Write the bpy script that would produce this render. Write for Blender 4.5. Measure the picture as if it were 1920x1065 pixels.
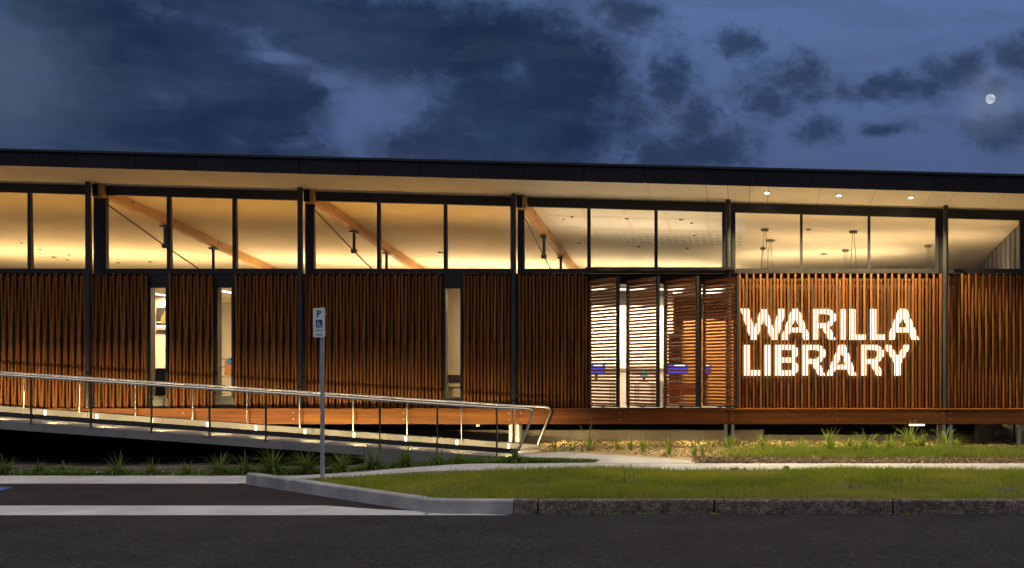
import bpy, math, random
import numpy as np
from mathutils import Vector
R = random.Random(7)
for o in list(bpy.data.objects): bpy.data.objects.remove(o)
SC = bpy.context.scene
COL = SC.collection

# ------------------------------------------------------------------ camera, sky, light, exposure
F, U0, V0, CH = 2000.0, 1400.0, 702.0, 1.6           # focal in px of the 1920 wide photograph, principal point, eye height
cam_d = bpy.data.cameras.new('camera'); cam = bpy.data.objects.new('camera', cam_d); COL.objects.link(cam)
cam.location = (0, 0, CH); cam.rotation_euler = (math.radians(90), 0, 0)
cam_d.sensor_width = 36.0; cam_d.lens = 36.0 * F / 1920
cam_d.shift_x = -(U0 - 960) / 1920; cam_d.shift_y = (V0 - 532.5) / 1920
cam_d.clip_start = 0.1; cam_d.clip_end = 20000
SC.camera = cam
SC.view_settings.view_transform = 'Standard'; SC.view_settings.look = 'None'
SC.view_settings.exposure = 0.0; SC.view_settings.gamma = 1.0; SC.view_settings.use_curve_mapping = False
SC.render.engine = 'CYCLES'
SC.cycles.use_denoising = True
SC.cycles.max_bounces = 8; SC.cycles.diffuse_bounces = 4; SC.cycles.transparent_max_bounces = 12
SC.cycles.sample_clamp_indirect = 6.0
SC.cycles.caustics_reflective = False; SC.cycles.caustics_refractive = False

W = bpy.data.worlds.new('World'); SC.world = W; W.use_nodes = True
nt = W.node_tree; nt.nodes.clear()
def N(t, **kw):
    n = nt.nodes.new(t)
    for k, v in kw.items(): setattr(n, k, v)
    return n
def L(a, b): nt.links.new(a, b)
def setin(s, v):
    if hasattr(v, 'is_output'): L(v, s)
    else: s.default_value = v
def M(op, a, b=None, c=None, clamp=False):
    n = N('ShaderNodeMath', operation=op, use_clamp=clamp)
    for i, v in enumerate((a, b, c)):
        if v is not None: setin(n.inputs[i], v)
    return n.outputs[0]
def ramp(v, lo, hi, smooth=True):
    n = N('ShaderNodeMapRange', interpolation_type='SMOOTHSTEP' if smooth else 'LINEAR')
    setin(n.inputs['Value'], v); n.inputs['From Min'].default_value = lo; n.inputs['From Max'].default_value = hi
    return n.outputs[0]
def mixc(f, a, b):
    n = N('ShaderNodeMix', data_type='RGBA')
    setin(n.inputs[0], f); setin(n.inputs[6], a); setin(n.inputs[7], b); return n.outputs[2]
tc = N('ShaderNodeTexCoord'); sep = N('ShaderNodeSeparateXYZ'); L(tc.outputs['Generated'], sep.inputs[0])
az = M('ARCTAN2', sep.outputs[0], sep.outputs[1]); el = M('ARCSINE', sep.outputs[2])
cmb = N('ShaderNodeCombineXYZ'); L(az, cmb.inputs[0]); L(el, cmb.inputs[1])
def noise(scale, detail, rough, sx=1, sy=1, off=0.0, dist=0.0):
    mp = N('ShaderNodeMapping'); L(cmb.outputs[0], mp.inputs[0]); mp.inputs['Scale'].default_value = (sx, sy, 1); mp.inputs['Location'].default_value = (off, off * .7, off)
    n = N('ShaderNodeTexNoise'); L(mp.outputs[0], n.inputs['Vector']); n.inputs['Scale'].default_value = scale
    n.inputs['Detail'].default_value = detail; n.inputs['Roughness'].default_value = rough; n.inputs['Distortion'].default_value = dist
    return n.outputs['Fac']
def sky_dir(u, v):
    a = math.atan((u - U0) / F); return a, math.atan((V0 - v) / F * math.cos(a))
def blob(u, v, ru, rv, warp):
    a, e = sky_dir(u, v); c = math.cos(a)
    sx, sy = F / ru / (c * c), F / rv / c
    dx = M('MULTIPLY', M('SUBTRACT', az, a), sx); dy = M('MULTIPLY', M('SUBTRACT', el, e), sy)
    d = M('SQRT', M('ADD', M('MULTIPLY', dx, dx), M('MULTIPLY', dy, dy)))
    return M('ADD', M('SUBTRACT', 1.0, d), warp)
w1 = M('MULTIPLY', M('SUBTRACT', noise(14, 8, .58, 1, 1.25, 3.1, .35), .5), 1.35)
hi = M('MULTIPLY', M('SUBTRACT', noise(55, 8, .66, 1, 1.3, 4.4, .5), .5), 1.5)
w1 = M('ADD', w1, M('MULTIPLY', hi, .45))
w2 = M('ADD', M('MULTIPLY', M('SUBTRACT', noise(17, 8, .60, 1, 1.35, 8.3, .5), .5), 1.9), hi)
def union(lst):
    o = lst[0]
    for b in lst[1:]:
        n = N('ShaderNodeMath', operation='SMOOTH_MAX'); L(o, n.inputs[0]); L(b, n.inputs[1]); n.inputs[2].default_value = .15; o = n.outputs[0]
    return o
big = union([blob(500, 160, 170, 80, w1), blob(215, 130, 240, 120, w1), blob(610, 70, 160, 70, w1), blob(330, 90, 230, 90, w1), blob(150, 30, 260, 70, w1), blob(-250, 180, 560, 330, w1), blob(240, 235, 430, 140, w1), blob(470, 215, 150, 120, w1), blob(520, 20, 420, 55, w1),
             blob(820, 70, 380, 105, w1), blob(985, 230, 240, 130, w1), blob(880, 280, 220, 60, w1), blob(1060, 120, 150, 130, w1), blob(420, 290, 260, 60, w1)])
gap = union([blob(692, 192, 80, 46, w2), blob(625, 150, 50, 20, w2), blob(525, 108, 70, 13, w2), blob(655, 243, 32, 38, w2)])
small = union([blob(1700, 168, 175, 30, w2), blob(1440, 185, 90, 50, w2), blob(1310, 230, 60, 60, w2), blob(1870, 160, 60, 30, w2), blob(1485, 150, 78, 62, w2), blob(1395, 82, 62, 30, w2), blob(1255, 150, 62, 75, w2), blob(1340, 285, 130, 62, w2),
               blob(1530, 250, 62, 34, w2), blob(1690, 165, 110, 34, w2), blob(1795, 140, 95, 45, w2), blob(1905, 110, 60, 50, w2),
               blob(1885, 240, 75, 48, w2), blob(1660, 242, 70, 16, w2), blob(1180, 20, 90, 45, w2), blob(1240, 300, 80, 40, w2)])
# the same broken cover goes on all round, outside the frame
wide = noise(3.2, 8, .6, 1, 1.6, 1.7, .3)
out_mask = M('SUBTRACT', 1.0, M('MULTIPLY', M('MULTIPLY', ramp(az, -.86, -.70), ramp(az, .42, .30)), ramp(el, .55, .40)))
d_wide = M('MULTIPLY', ramp(wide, .44, .60), out_mask)
d_big = M('MULTIPLY', ramp(big, -.26, .56), M('SUBTRACT', 1.0, M('MULTIPLY', ramp(gap, -.12, .66), .86)))
d_small = M('MULTIPLY', ramp(small, -.24, .80), .86)
dens = M('MAXIMUM', M('MAXIMUM', d_big, d_small), d_wide, clamp=True)
n_soft = noise(6.5, 5, .55, 1, 1.5, 5.5)
clear = mixc(ramp(el, .15, .36, False), (.068, .100, .218, 1), (.094, .166, .35, 1))
shade = M('ADD', M('MULTIPLY', ramp(n_soft, .35, .68), .75), M('MULTIPLY', noise(22, 6, .6, 1, 1.2, 2.2), .25))
cloud = mixc(shade, (.0095, .0215, .058, 1), (.026, .052, .112, 1))
pale = M('MULTIPLY', blob(-60, 130, 330, 190, M('MULTIPLY', w1, .6)), 1.0)
cloud = mixc(M('MULTIPLY', ramp(pale, -.1, .9), .75), cloud, (.078, .116, .185, 1))
col = mixc(dens, clear, cloud)
veil = M('MULTIPLY', ramp(noise(7, 7, .62, .8, 3.2, 7.7, .6), .42, .72), .40)
lum = mixc(veil, col, (.060, .075, .150, 1))
am, em = sky_dir(1857, 190)
gm = M('SQRT', M('ADD', M('POWER', M('SUBTRACT', az, am), 2.0), M('POWER', M('SUBTRACT', el, em), 2.0)))
lum = mixc(M('MULTIPLY', ramp(gm, .042, .006), .30), lum, (.22, .27, .42, 1))
bg = N('ShaderNodeBackground'); L(lum, bg.inputs[0]); bg.inputs[1].default_value = 1.0
wo = N('ShaderNodeOutputWorld'); L(bg.outputs[0], wo.inputs[0])

sun_d = bpy.data.lights.new('twilight', 'SUN'); sun_d.energy = 2.3; sun_d.angle = math.radians(90); sun_d.color = (1.0, .90, .78)
sun = bpy.data.objects.new('twilight', sun_d); COL.objects.link(sun); sun.rotation_euler = (math.radians(7), math.radians(-4), 0)

# ------------------------------------------------------------------ helpers
WL = {}
def X(u, D): return (u - U0) * D / F
def H(v, D): return CH + (V0 - v) * D / F
def wl(p): return WL.get(p.name, Vector((0, 0, 0))) if p else Vector((0, 0, 0))
def link(o, parent=None, loc=None):
    COL.objects.link(o)
    loc = Vector(loc) if loc is not None else Vector((0, 0, 0))
    if parent: o.parent = parent; o.location = loc - wl(parent)
    else: o.location = loc
    WL[o.name] = loc
    return o
def tag(o, label=None, cat=None, group=None, kind=None):
    for k, v in (('label', label), ('category', cat), ('group', group), ('kind', kind)):
        if v: o[k] = v
    return o
def empty(name, loc, label=None, cat=None, group=None):
    o = bpy.data.objects.new(name, None); link(o, None, loc); return tag(o, label, cat, group)
def mesh(name, vs, fs, mat, parent=None, loc=None, smooth=False):
    """vs are world coordinates; loc is the object's origin"""
    loc = Vector(loc) if loc is not None else (wl(parent) if parent else Vector((0, 0, 0)))
    me = bpy.data.meshes.new(name)
    me.from_pydata([(v[0] - loc.x, v[1] - loc.y, v[2] - loc.z) for v in vs], [], fs); me.update()
    if mat: me.materials.append(mat)
    if smooth:
        for p in me.polygons: p.use_smooth = True
    return link(bpy.data.objects.new(name, me), parent, loc)
BOXF = [(0, 3, 2, 1), (4, 5, 6, 7), (0, 1, 5, 4), (1, 2, 6, 5), (2, 3, 7, 6), (3, 0, 4, 7)]
def boxv(x0, x1, y0, y1, z0, z1):
    return [(x0, y0, z0), (x1, y0, z0), (x1, y1, z0), (x0, y1, z0), (x0, y0, z1), (x1, y0, z1), (x1, y1, z1), (x0, y1, z1)]
CACHE = {}
def box(name, x0, x1, y0, y1, z0, z1, mat, parent=None, kind=None):
    c = Vector(((x0 + x1) / 2, (y0 + y1) / 2, (z0 + z1) / 2))
    key = (name, round(x1 - x0, 4), round(y1 - y0, 4), round(z1 - z0, 4), mat.name)
    if key not in CACHE:
        me = bpy.data.meshes.new(name)
        hx, hy, hz = (x1 - x0) / 2, (y1 - y0) / 2, (z1 - z0) / 2
        me.from_pydata(boxv(-hx, hx, -hy, hy, -hz, hz), [], BOXF); me.materials.append(mat); me.update(); CACHE[key] = me
    o = link(bpy.data.objects.new(name, CACHE[key]), parent, c)
    if kind: o['kind'] = kind
    return o
class Mb:
    def __init__(s): s.v = []; s.f = []
    def add(s, vs, fs):
        n = len(s.v); s.v += list(vs); s.f += [tuple(i + n for i in f) for f in fs]; return s
    def box(s, *a): return s.add(boxv(*a), BOXF)
    def hexa(s, bottom, top): return s.add(list(bottom) + list(top), BOXF)
    def tube(s, pts, r, n=10, caps=True):
        pts = [Vector(p) for p in pts]; rings = []; up = Vector((0, 0, 1)); nrm = None
        rs = r if isinstance(r, (list, tuple)) else [r] * len(pts)
        for i, p in enumerate(pts):
            t = (pts[min(i + 1, len(pts) - 1)] - pts[max(i - 1, 0)]).normalized()
            if nrm is None:
                nrm = t.cross(up if abs(t.z) < .9 else Vector((0, 1, 0))).normalized()
            else: nrm = (nrm - t * nrm.dot(t)).normalized()
            b = t.cross(nrm)
            rings.append([p + (nrm * math.cos(a) + b * math.sin(a)) * rs[i] for a in [2 * math.pi * k / n for k in range(n)]])
        base = len(s.v)
        for rg in rings: s.v += [tuple(q) for q in rg]
        for i in range(len(pts) - 1):
            for k in range(n):
                a = base + i * n + k; b2 = base + i * n + (k + 1) % n
                s.f.append((a, b2, b2 + n, a + n))
        if caps:
            s.f.append(tuple(base + k for k in reversed(range(n)))); s.f.append(tuple(base + (len(pts) - 1) * n + k for k in range(n)))
        return s
    def disc(s, c, r, y0, y1, axis='y', n=20):
        c = Vector(c); d = Vector((0, 1, 0)) if axis == 'y' else Vector((0, 0, 1)) if axis == 'z' else Vector((1, 0, 0))
        return s.tube([c + d * y0, c + d * y1], r, n)
    def make(s, name, mat, parent=None, loc=None, smooth=False, kind=None):
        o = mesh(name, s.v, s.f, mat, parent, loc, smooth)
        if kind: o['kind'] = kind
        return o
def smooth_angle(o, deg=40):
    for p in o.data.polygons: p.use_smooth = True
    try: o.data.set_sharp_from_angle(angle=math.radians(deg))
    except Exception: pass
    return o

# ------------------------------------------------------------------ materials
def lin(r, g, b):
    f = lambda c: (c / 255 / 12.92) if c <= 10 else ((c / 255 + .055) / 1.055) ** 2.4
    return (f(r), f(g), f(b))
def mat(name, c1, c2=None, scale=6.0, rough=.6, metal=0.0, bump=0.0, bscale=None, stretch=(1, 1, 1), rnd=0.0, detail=5, spec=.5, speck=None, rvar=0.0):
    m = bpy.data.materials.new(name); m.use_nodes = True; t = m.node_tree; ns = t.nodes; lk = t.links.new
    p = ns['Principled BSDF']; p.inputs['Roughness'].default_value = rough; p.inputs['Metallic'].default_value = metal
    p.inputs['Specular IOR Level'].default_value = spec
    tcn = ns.new('ShaderNodeTexCoord'); mp = ns.new('ShaderNodeMapping'); lk(tcn.outputs['Object'], mp.inputs[0]); mp.inputs['Scale'].default_value = stretch
    vec = mp.outputs[0]; oi = None
    if rnd:
        oi = ns.new('ShaderNodeObjectInfo'); ad = ns.new('ShaderNodeVectorMath'); ad.operation = 'ADD'
        sc = ns.new('ShaderNodeMath'); sc.operation = 'MULTIPLY'; sc.inputs[1].default_value = 40; lk(oi.outputs['Random'], sc.inputs[0])
        lk(vec, ad.inputs[0]); lk(sc.outputs[0], ad.inputs[1]); vec = ad.outputs[0]
    nz = ns.new('ShaderNodeTexNoise'); nz.inputs['Scale'].default_value = scale; nz.inputs['Detail'].default_value = detail; nz.inputs['Roughness'].default_value = .6
    lk(vec, nz.inputs['Vector'])
    cr = ns.new('ShaderNodeValToRGB'); cr.color_ramp.elements[0].position = .32; cr.color_ramp.elements[1].position = .68
    cr.color_ramp.elements[0].color = (*c1, 1); cr.color_ramp.elements[1].color = (*(c2 or c1), 1)
    lk(nz.outputs['Fac'], cr.inputs[0]); col = cr.outputs[0]
    if speck:
        vo = ns.new('ShaderNodeTexVoronoi'); vo.inputs['Scale'].default_value = speck[0]; lk(tcn.outputs['Object'], vo.inputs['Vector'])
        sr = ns.new('ShaderNodeSeparateColor'); lk(vo.outputs['Color'], sr.inputs[0])
        mr = ns.new('ShaderNodeMapRange'); mr.inputs['From Min'].default_value = 0; mr.inputs['From Max'].default_value = 1
        mr.inputs['To Min'].default_value = 1 - speck[1]; mr.inputs['To Max'].default_value = 1 + speck[1]; lk(sr.outputs[0], mr.inputs[0])
        mx = ns.new('ShaderNodeMix'); mx.data_type = 'RGBA'; mx.blend_type = 'MULTIPLY'; mx.inputs[0].default_value = 1
        lk(col, mx.inputs[6]); lk(mr.outputs[0], mx.inputs[7]); col = mx.outputs[2]
    if rnd:
        hs = ns.new('ShaderNodeHueSaturation'); lk(col, hs.inputs['Color'])
        mr = ns.new('ShaderNodeMapRange'); lk(oi.outputs['Random'], mr.inputs[0]); mr.inputs['To Min'].default_value = 1 - rnd; mr.inputs['To Max'].default_value = 1 + rnd
        lk(mr.outputs[0], hs.inputs['Value'])
        m2 = ns.new('ShaderNodeMath'); m2.operation = 'MULTIPLY'; m2.inputs[1].default_value = 7.31; lk(oi.outputs['Random'], m2.inputs[0])
        fr = ns.new('ShaderNodeMath'); fr.operation = 'FRACT'; lk(m2.outputs[0], fr.inputs[0])
        m3 = ns.new('ShaderNodeMapRange'); lk(fr.outputs[0], m3.inputs[0]); m3.inputs['To Min'].default_value = .491; m3.inputs['To Max'].default_value = .508; lk(m3.outputs[0], hs.inputs['Hue'])
        col = hs.outputs[0]
    lk(col, p.inputs['Base Color'])
    if rvar:
        mr = ns.new('ShaderNodeMapRange'); lk(nz.outputs['Fac'], mr.inputs[0]); mr.inputs['To Min'].default_value = rough - rvar; mr.inputs['To Max'].default_value = rough + rvar; lk(mr.outputs[0], p.inputs['Roughness'])
    if bump:
        n2 = ns.new('ShaderNodeTexNoise'); n2.inputs['Scale'].default_value = bscale or scale * 6; n2.inputs['Detail'].default_value = 4; lk(vec, n2.inputs['Vector'])
        bp = ns.new('ShaderNodeBump'); bp.inputs['Strength'].default_value = bump; bp.inputs['Distance'].default_value = .02; lk(n2.outputs['Fac'], bp.inputs['Height']); lk(bp.outputs[0], p.inputs['Normal'])
    return m
def leaf(name, c1, c2, scale, k=.45):
    m = mat(name, c1, c2, scale, .55, rnd=.12); t = m.node_tree; p = t.nodes['Principled BSDF']; out = t.nodes['Material Output']
    src = p.inputs['Base Color'].links[0].from_socket; p.inputs['Specular IOR Level'].default_value = .25
    tr = t.nodes.new('ShaderNodeBsdfTranslucent'); t.links.new(src, tr.inputs[0]); mx = t.nodes.new('ShaderNodeMixShader'); mx.inputs[0].default_value = k
    t.links.new(p.outputs[0], mx.inputs[1]); t.links.new(tr.outputs[0], mx.inputs[2]); t.links.new(mx.outputs[0], out.inputs[0]); return m
def emis(name, c, s):
    m = bpy.data.materials.new(name); m.use_nodes = True; t = m.node_tree; t.nodes.clear()
    e = t.nodes.new('ShaderNodeEmission'); e.inputs[0].default_value = (*c, 1); e.inputs[1].default_value = s
    o = t.nodes.new('ShaderNodeOutputMaterial'); t.links.new(e.outputs[0], o.inputs[0]); return m
def glass(name, tint=(1, 1, 1), k=1.0):
    m = bpy.data.materials.new(name); m.use_nodes = True; t = m.node_tree; t.nodes.clear()
    tr = t.nodes.new('ShaderNodeBsdfTransparent'); tr.inputs[0].default_value = (*tint, 1)
    gl = t.nodes.new('ShaderNodeBsdfGlossy'); gl.inputs['Roughness'].default_value = .02
    fr = t.nodes.new('ShaderNodeFresnel'); fr.inputs[0].default_value = 1.45
    mx = t.nodes.new('ShaderNodeMixShader'); o = t.nodes.new('ShaderNodeOutputMaterial')
    t.links.new(fr.outputs[0], mx.inputs[0]); t.links.new(tr.outputs[0], mx.inputs[1]); t.links.new(gl.outputs[0], mx.inputs[2]); t.links.new(mx.outputs[0], o.inputs[0])
    return m
M_BATTEN = mat('hardwood_batten', (.150, .049, .0075), (.245, .085, .0120), 3.0, .6, stretch=(14, 14, 1.2), rnd=.28, spec=.2, bump=.15, bscale=9)
M_SLAT = mat('hardwood_slat', (.23, .072, .011), (.33, .112, .018), 3.0, .6, spec=.2, stretch=(1.2, 14, 14), rnd=.30)
M_BEAM = mat('hardwood_bearer', (.125, .040, .0065), (.265, .092, .0145), 1.6, .55, spec=.25, stretch=(.35, 5, 9), rnd=.22, bump=.1, bscale=8)
M_GLULAM = mat('pine_glulam', (.42, .235, .085), (.56, .34, .14), 2.0, .5, stretch=(6, .4, 8), rnd=.1)
M_DARK = mat('charcoal_powdercoat', (.018, .016, .0155), (.025, .022, .021), 3, .42)
M_COL = mat('charcoal_steel', (.045, .042, .042), (.060, .056, .054), 3, .32, metal=.3)
M_BLACK = mat('dark_backing', (.010, .008, .007), (.014, .011, .009), 3, .8)
M_FASCIA = mat('dark_fascia', (.0065, .0058, .0085), (.0100, .0088, .0125), 1.2, .5, rnd=.2, spec=.25)
M_SOFFIT = mat('cream_soffit', (.66, .60, .52), (.72, .66, .57), 1.5, .7)
M_CEIL = mat('cream_ceiling', (.72, .645, .50), (.78, .705, .555), .8, .8)
M_WALLIN = mat('cream_plaster', (.70, .65, .56), (.76, .71, .62), 1.5, .8)
M_GREYW = mat('grey_paint', (.17, .18, .20), (.20, .21, .23), 1.5, .7)
M_CONC = mat('pale_concrete', (.31, .30, .30), (.47, .455, .45), 1.6, .85, bump=.12, bscale=40, detail=8)
M_CONC2 = mat('grey_concrete', (.155, .150, .145), (.225, .215, .205), 1.6, .85, bump=.15, bscale=40, detail=8)
M_KERB = mat('new_concrete_kerb', (.17, .175, .18), (.34, .34, .335), 2.2, .85, bump=.15, bscale=40, detail=8)
M_STONE = mat('weathered_aggregate_kerb', (.040, .031, .024), (.190, .150, .118), 9, .9, bump=.9, bscale=50, detail=8, speck=(55, .55), rnd=.15)
M_ROAD = mat('road_asphalt', (.0125, .0112, .0130), (.0255, .0225, .0245), 1.1, .85, bump=.5, bscale=70, detail=10, speck=(42, .75), spec=.2)
M_BAY = mat('bay_asphalt', (.0115, .0092, .0095), (.0235, .0190, .0185), 1.1, .88, bump=.5, bscale=70, detail=10, speck=(42, .6), spec=.2)
M_PLINTH = mat('plinth_render', (.20, .175, .15), (.26, .23, .20), 1.2, .85)
M_STEEL = mat('brushed_stainless', (.55, .54, .52), (.62, .61, .59), 4, .36, metal=1.0, rvar=.06)
M_GALV = mat('galvanised_steel', (.40, .42, .43), (.52, .54, .55), 8, .45, metal=.75)
M_SOIL = mat('garden_soil', (.065, .045, .034), (.210, .155, .120), 7, .95, bump=.8, bscale=30, detail=8)
M_TURFBASE = mat('turf_soil', (.070, .075, .014), (.13, .115, .03), 5, .95, bump=.5, bscale=30)
M_MULCH = mat('straw_mulch', (.24, .165, .065), (.38, .275, .125), 6, .9, bump=.6, bscale=30)
M_BARK = mat('bark_fines', (.11, .075, .045), (.22, .15, .09), 8, .9, bump=.7, bscale=30)
M_GLASS = glass('clear_glazing')
M_PLATE = mat('sign_white', (.60, .66, .68), (.66, .71, .73), 3, .35)
M_LED = emis('led_strip', (1, .93, .80), 3.5)
M_LETTER = emis('lit_acrylic', (1, .93, .76), 2.1); M_HALO = emis('added_halo_glow', (1, .86, .55), 9.0)  # second: stronger glow added on strip backs to keep a halo on the battens
M_SPOT = emis('downlight_lens', (1, .80, .48), 60.0)
M_KLIGHT = emis('kerb_light_lens', (1, .82, .50), 7.0)
M_TUBE = emis('tube_lens', (1, .90, .65), 8.0)

def area(name, loc, sx, sy, power, color, rot=(0, 0, 0), spread=180):
    d = bpy.data.lights.new(name, 'AREA'); d.shape = 'RECTANGLE'; d.size = sx; d.size_y = sy; d.energy = power; d.color = color; d.spread = math.radians(spread)
    o = bpy.data.objects.new(name, d); COL.objects.link(o); o.location = loc; o.rotation_euler = rot; return o
def parent_keep(o, p):
    loc = o.location.copy(); o.parent = p; o.location = loc - wl(p); return o
WARM = (1.0, .68, .34); AMBER = (1.0, .52, .11); SOFTW = (1.0, .76, .46)

# ------------------------------------------------------------------ ground
def sheet(name, pts, mat_, kind='structure', thick=None):
    """pts: outline (x, y, z); a flat sheet, or a slab when thick is given"""
    n = len(pts)
    if thick is None: o = mesh(name, pts, [tuple(range(n))], mat_)
    else:
        vs = list(pts) + [(x, y, z - thick) for x, y, z in pts]
        fs = [tuple(range(n)), tuple(reversed(range(n, 2 * n)))] + [(i, i + n, (i + 1) % n + n, (i + 1) % n) for i in range(n)]
        o = mesh(name, vs, fs, mat_)
    o['kind'] = kind; return o
sheet('ground', [(-600, -400, -.06), (600, -400, -.06), (600, 900, -.06), (-600, 900, -.06)], M_TURFBASE)
sheet('road', [(-80, -9, 0), (80, -9, 0), (80, 12.2, 0), (-80, 12.2, 0)], M_ROAD, thick=.3)
# gutter strip, tapering out where the new kerb meets the old one
sheet('gutter', [(-40, 12.08, .004), (X(960, 12.2), 12.10, .004), (X(700, 12.4), 12.62, .004), (X(610, 12.95), 12.98, .004), (-40, 13.0, .004)], M_CONC)
kx0, ky0 = X(460, 15.5), 15.5
kx1, ky1 = X(800, 12.35), 12.32
kx2 = X(962, 12.2)
sheet('parking_bay', [(-40, 12.35, .002), (kx1 + .02, 12.35, .002), (kx1 + .08, 12.5, .002), (X(466, 15.6), 15.62, .002), (-40, 15.62, .002)], M_BAY)
sheet('blue_marking', [(-14, 15.35, .008), (X(25, 15.05), 15.05, .008), (X(8, 14.7), 14.65, .008), (-14, 14.2, .008)], mat('blue_paint', (.02, .07, .32), (.03, .09, .36), 12, .7))
# footpath: flush with the bay on the left, climbing to the verge level
PY0, PY1 = 15.55, 16.75
xa, xb = X(470, 16), X(900, 16)
def path_z(x):
    t = min(1, max(0, (x - xa) / (xb - xa))); return .012 + .19 * t * t * (3 - 2 * t)
px = [-40, xa] + [xa + (xb - xa) * k / 10 for k in range(1, 11)] + [i * 1.5 + xb + 1.2 for i in range(0, 26)]
path_root = empty('footpath', (0, 16, 0)); path_root['kind'] = 'structure'
for a, b in zip(px[:-1], px[1:]):
    g = .006 if a > xb - .01 else 0
    mb = Mb(); y0 = PY0 + (0 if a < xa - .01 else .04)
    mb.hexa([(a, y0, path_z(a) - .12), (b - g, y0, path_z(b) - .12), (b - g, PY1, path_z(b) - .12), (a, PY1, path_z(a) - .12)],
            [(a, y0, path_z(a)), (b - g, y0, path_z(b)), (b - g, PY1, path_z(b)), (a, PY1, path_z(a))])
    mb.make('slab', M_CONC, path_root)
# landing between the path and the foot of the ramp
land = [(X(1015, 16.8), 16.76), (X(1300, 16.8), 16.76), (X(1307, 17.0), 17.0), (X(1285, 17.2), 17.25), (X(1230, 17.6), 17.6), (X(1150, 18), 18.05), (X(1090, 18.4), 18.4), (X(1010, 18.9), 18.9),
        (X(1000, 19.3), 19.35), (X(960, 19.3), 19.35), (X(960, 17.9), 17.9), (X(1000, 17.6), 17.55), (X(1110, 17.3), 17.3), (X(1126, 17.1), 17.1), (X(1110, 16.95), 16.9)]
def land_z(y): return .202 + .045 * min(1, max(0, (y - 16.76) / 1.6))
lo = sheet('landing', [(x, y, land_z(y) + .004) for x, y in land], M_CONC, thick=.1)
# kerbs
kr = empty('concrete_kerb', (kx1, ky1, 0)); kr['kind'] = 'structure'
def kerb_run(a, b, name, m, par, w=.16, h=.165, batter=.02, gap=.004):
    a = Vector((*a, 0)); b = Vector((*b, 0)); d = (b - a).normalized(); n = Vector((-d.y, d.x, 0))
    a2, b2 = a + d * gap / 2, b - d * gap / 2
    prof = [(0, -.1), (batter * .8, h - .022), (batter + .006, h - .006), (batter + .026, h), (w, h - .004), (w, -.1)]
    vs = []; 
    for q in (a2, b2):
        for off, z in prof: vs.append(tuple(q + n * off + Vector((0, 0, z))))
    k = len(prof); fs = [tuple(reversed(range(k))), tuple(range(k, 2 * k))] + [(i, (i + 1) % k, (i + 1) % k + k, i + k) for i in range(k)]
    fs = [tuple(reversed(f)) for f in fs]
    return mesh(name, vs, fs, m, par)
pts = [(kx0, ky0)] + [(kx0 + (kx1 - kx0) * t, ky0 + (ky1 - ky0) * t) for t in (.5, .93)] + [(kx1 - .05, ky1 + .025), (kx1 + .25, 12.215), (kx2, 12.2)]
for i, (a, b) in enumerate(zip(pts[:-1], pts[1:])):
    kerb_run(a, b, 'kerb_segment', M_KERB, kr, gap=.0 if i in (1, 2, 3) else .006)
ks = empty('stone_kerb', (kx2, 12.2, 0)); ks['kind'] = 'structure'
x = kx2
for ln in [.28, 2.02, 2.05, 1.55, 2.0, 2.0, 2.0, 2.0, 2.0, 2.0, 2.0, 2.0, 2.0, 2.0]:
    o = kerb_run((x, 12.2 + R.uniform(-.006, .006)), (x + ln, 12.2 + R.uniform(-.006, .006)), 'kerb_stone', M_STONE, ks, h=.168 + R.uniform(-.004, .004), gap=.02, batter=.03)
    # rough chipped edges
    bm_ = o.data
    x += ln
# verge soil
def verge_z(x, y):
    zb = path_z(x) ; t = (y - 12.3) / (PY0 - 12.3); return (.155 + (zb - .155) * max(0, min(1, t)))
sheet('verge', [(kx0 + .25, ky0 - .02, .02), (kx1 + .1, ky1 + .12, .15), (kx2, 12.33, .15), (45, 12.33, .15), (45, PY0 + .03, .185), (xb, PY0 + .03, .185), ((xa + xb) / 2, PY0 + .03, .09), (xa + .7, PY0 + .03, .03)], M_TURFBASE)
# garden beds
gv = []; gf = []
xs = [-40 + k * .8 for k in range(0, 43)]; ys = [PY1 - .05, 17.0, 17.4, 17.9, 18.6, 19.6, 21.4]
def bed_z(x, y):
    t = min(1, max(0, (y - PY1) / 3.5)); return path_z(x) - .015 + .06 * t + .02 * math.sin(x * 1.7 + y * 2.3)
for i, xx in enumerate(xs):
    for yy in ys:
        gv.append((min(xx, X(1004, 17.6)), yy, min(bed_z(xx, yy), path_z(xx) + .01) if xx > -7 else bed_z(xx, yy)))
ny = len(ys)
keep = [i for i, xx in enumerate(xs) if xx <= X(1004, 17.6) + .8]
for i in keep[:-1]:
    for j in range(ny - 1): gf.append((i * ny + j, (i + 1) * ny + j, (i + 1) * ny + j + 1, i * ny + j + 1))
o = mesh('garden_bed', gv, gf, M_SOIL); o['kind'] = 'structure'
sheet('garden_island', [(X(1000, 17.4), 16.78, .20), (X(1105, 16.9), 16.80, .20), (X(1119, 17.1), 17.08, .207), (X(1100, 17.2), 17.24, .215), (X(1000, 17.5), 17.5, .222)], M_SOIL)
# bed in front of the building, right part, rising behind on the right
def rb_z(x, y):
    z = .20 + .085 * min(1, max(0, (y - PY1) / 3.0))
    if y > 20.5 and x > 3.6: z += min(.9, (y - 20.5) * .095)
    return z
rv = []; rf = []
xs2 = [X(960, 18) + k * .45 for k in range(0, 60)]; ys2 = [PY1 - .03, 17.1, 17.5, 18, 18.6, 19.2, 19.8, 20.4, 21, 22, 23, 24, 26, 30]
for xx in xs2:
    for yy in ys2: rv.append((xx, yy, rb_z(xx, yy) - .012 + .012 * math.sin(xx * 5.1 + yy * 3.7)))
n2 = len(ys2)
for i in range(len(xs2) - 1):
    for j in range(n2 - 1): rf.append((i * n2 + j, (i + 1) * n2 + j, (i + 1) * n2 + j + 1, i * n2 + j + 1))
o = mesh('mulch_bed', rv, rf, M_MULCH); o['kind'] = 'structure'

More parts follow.
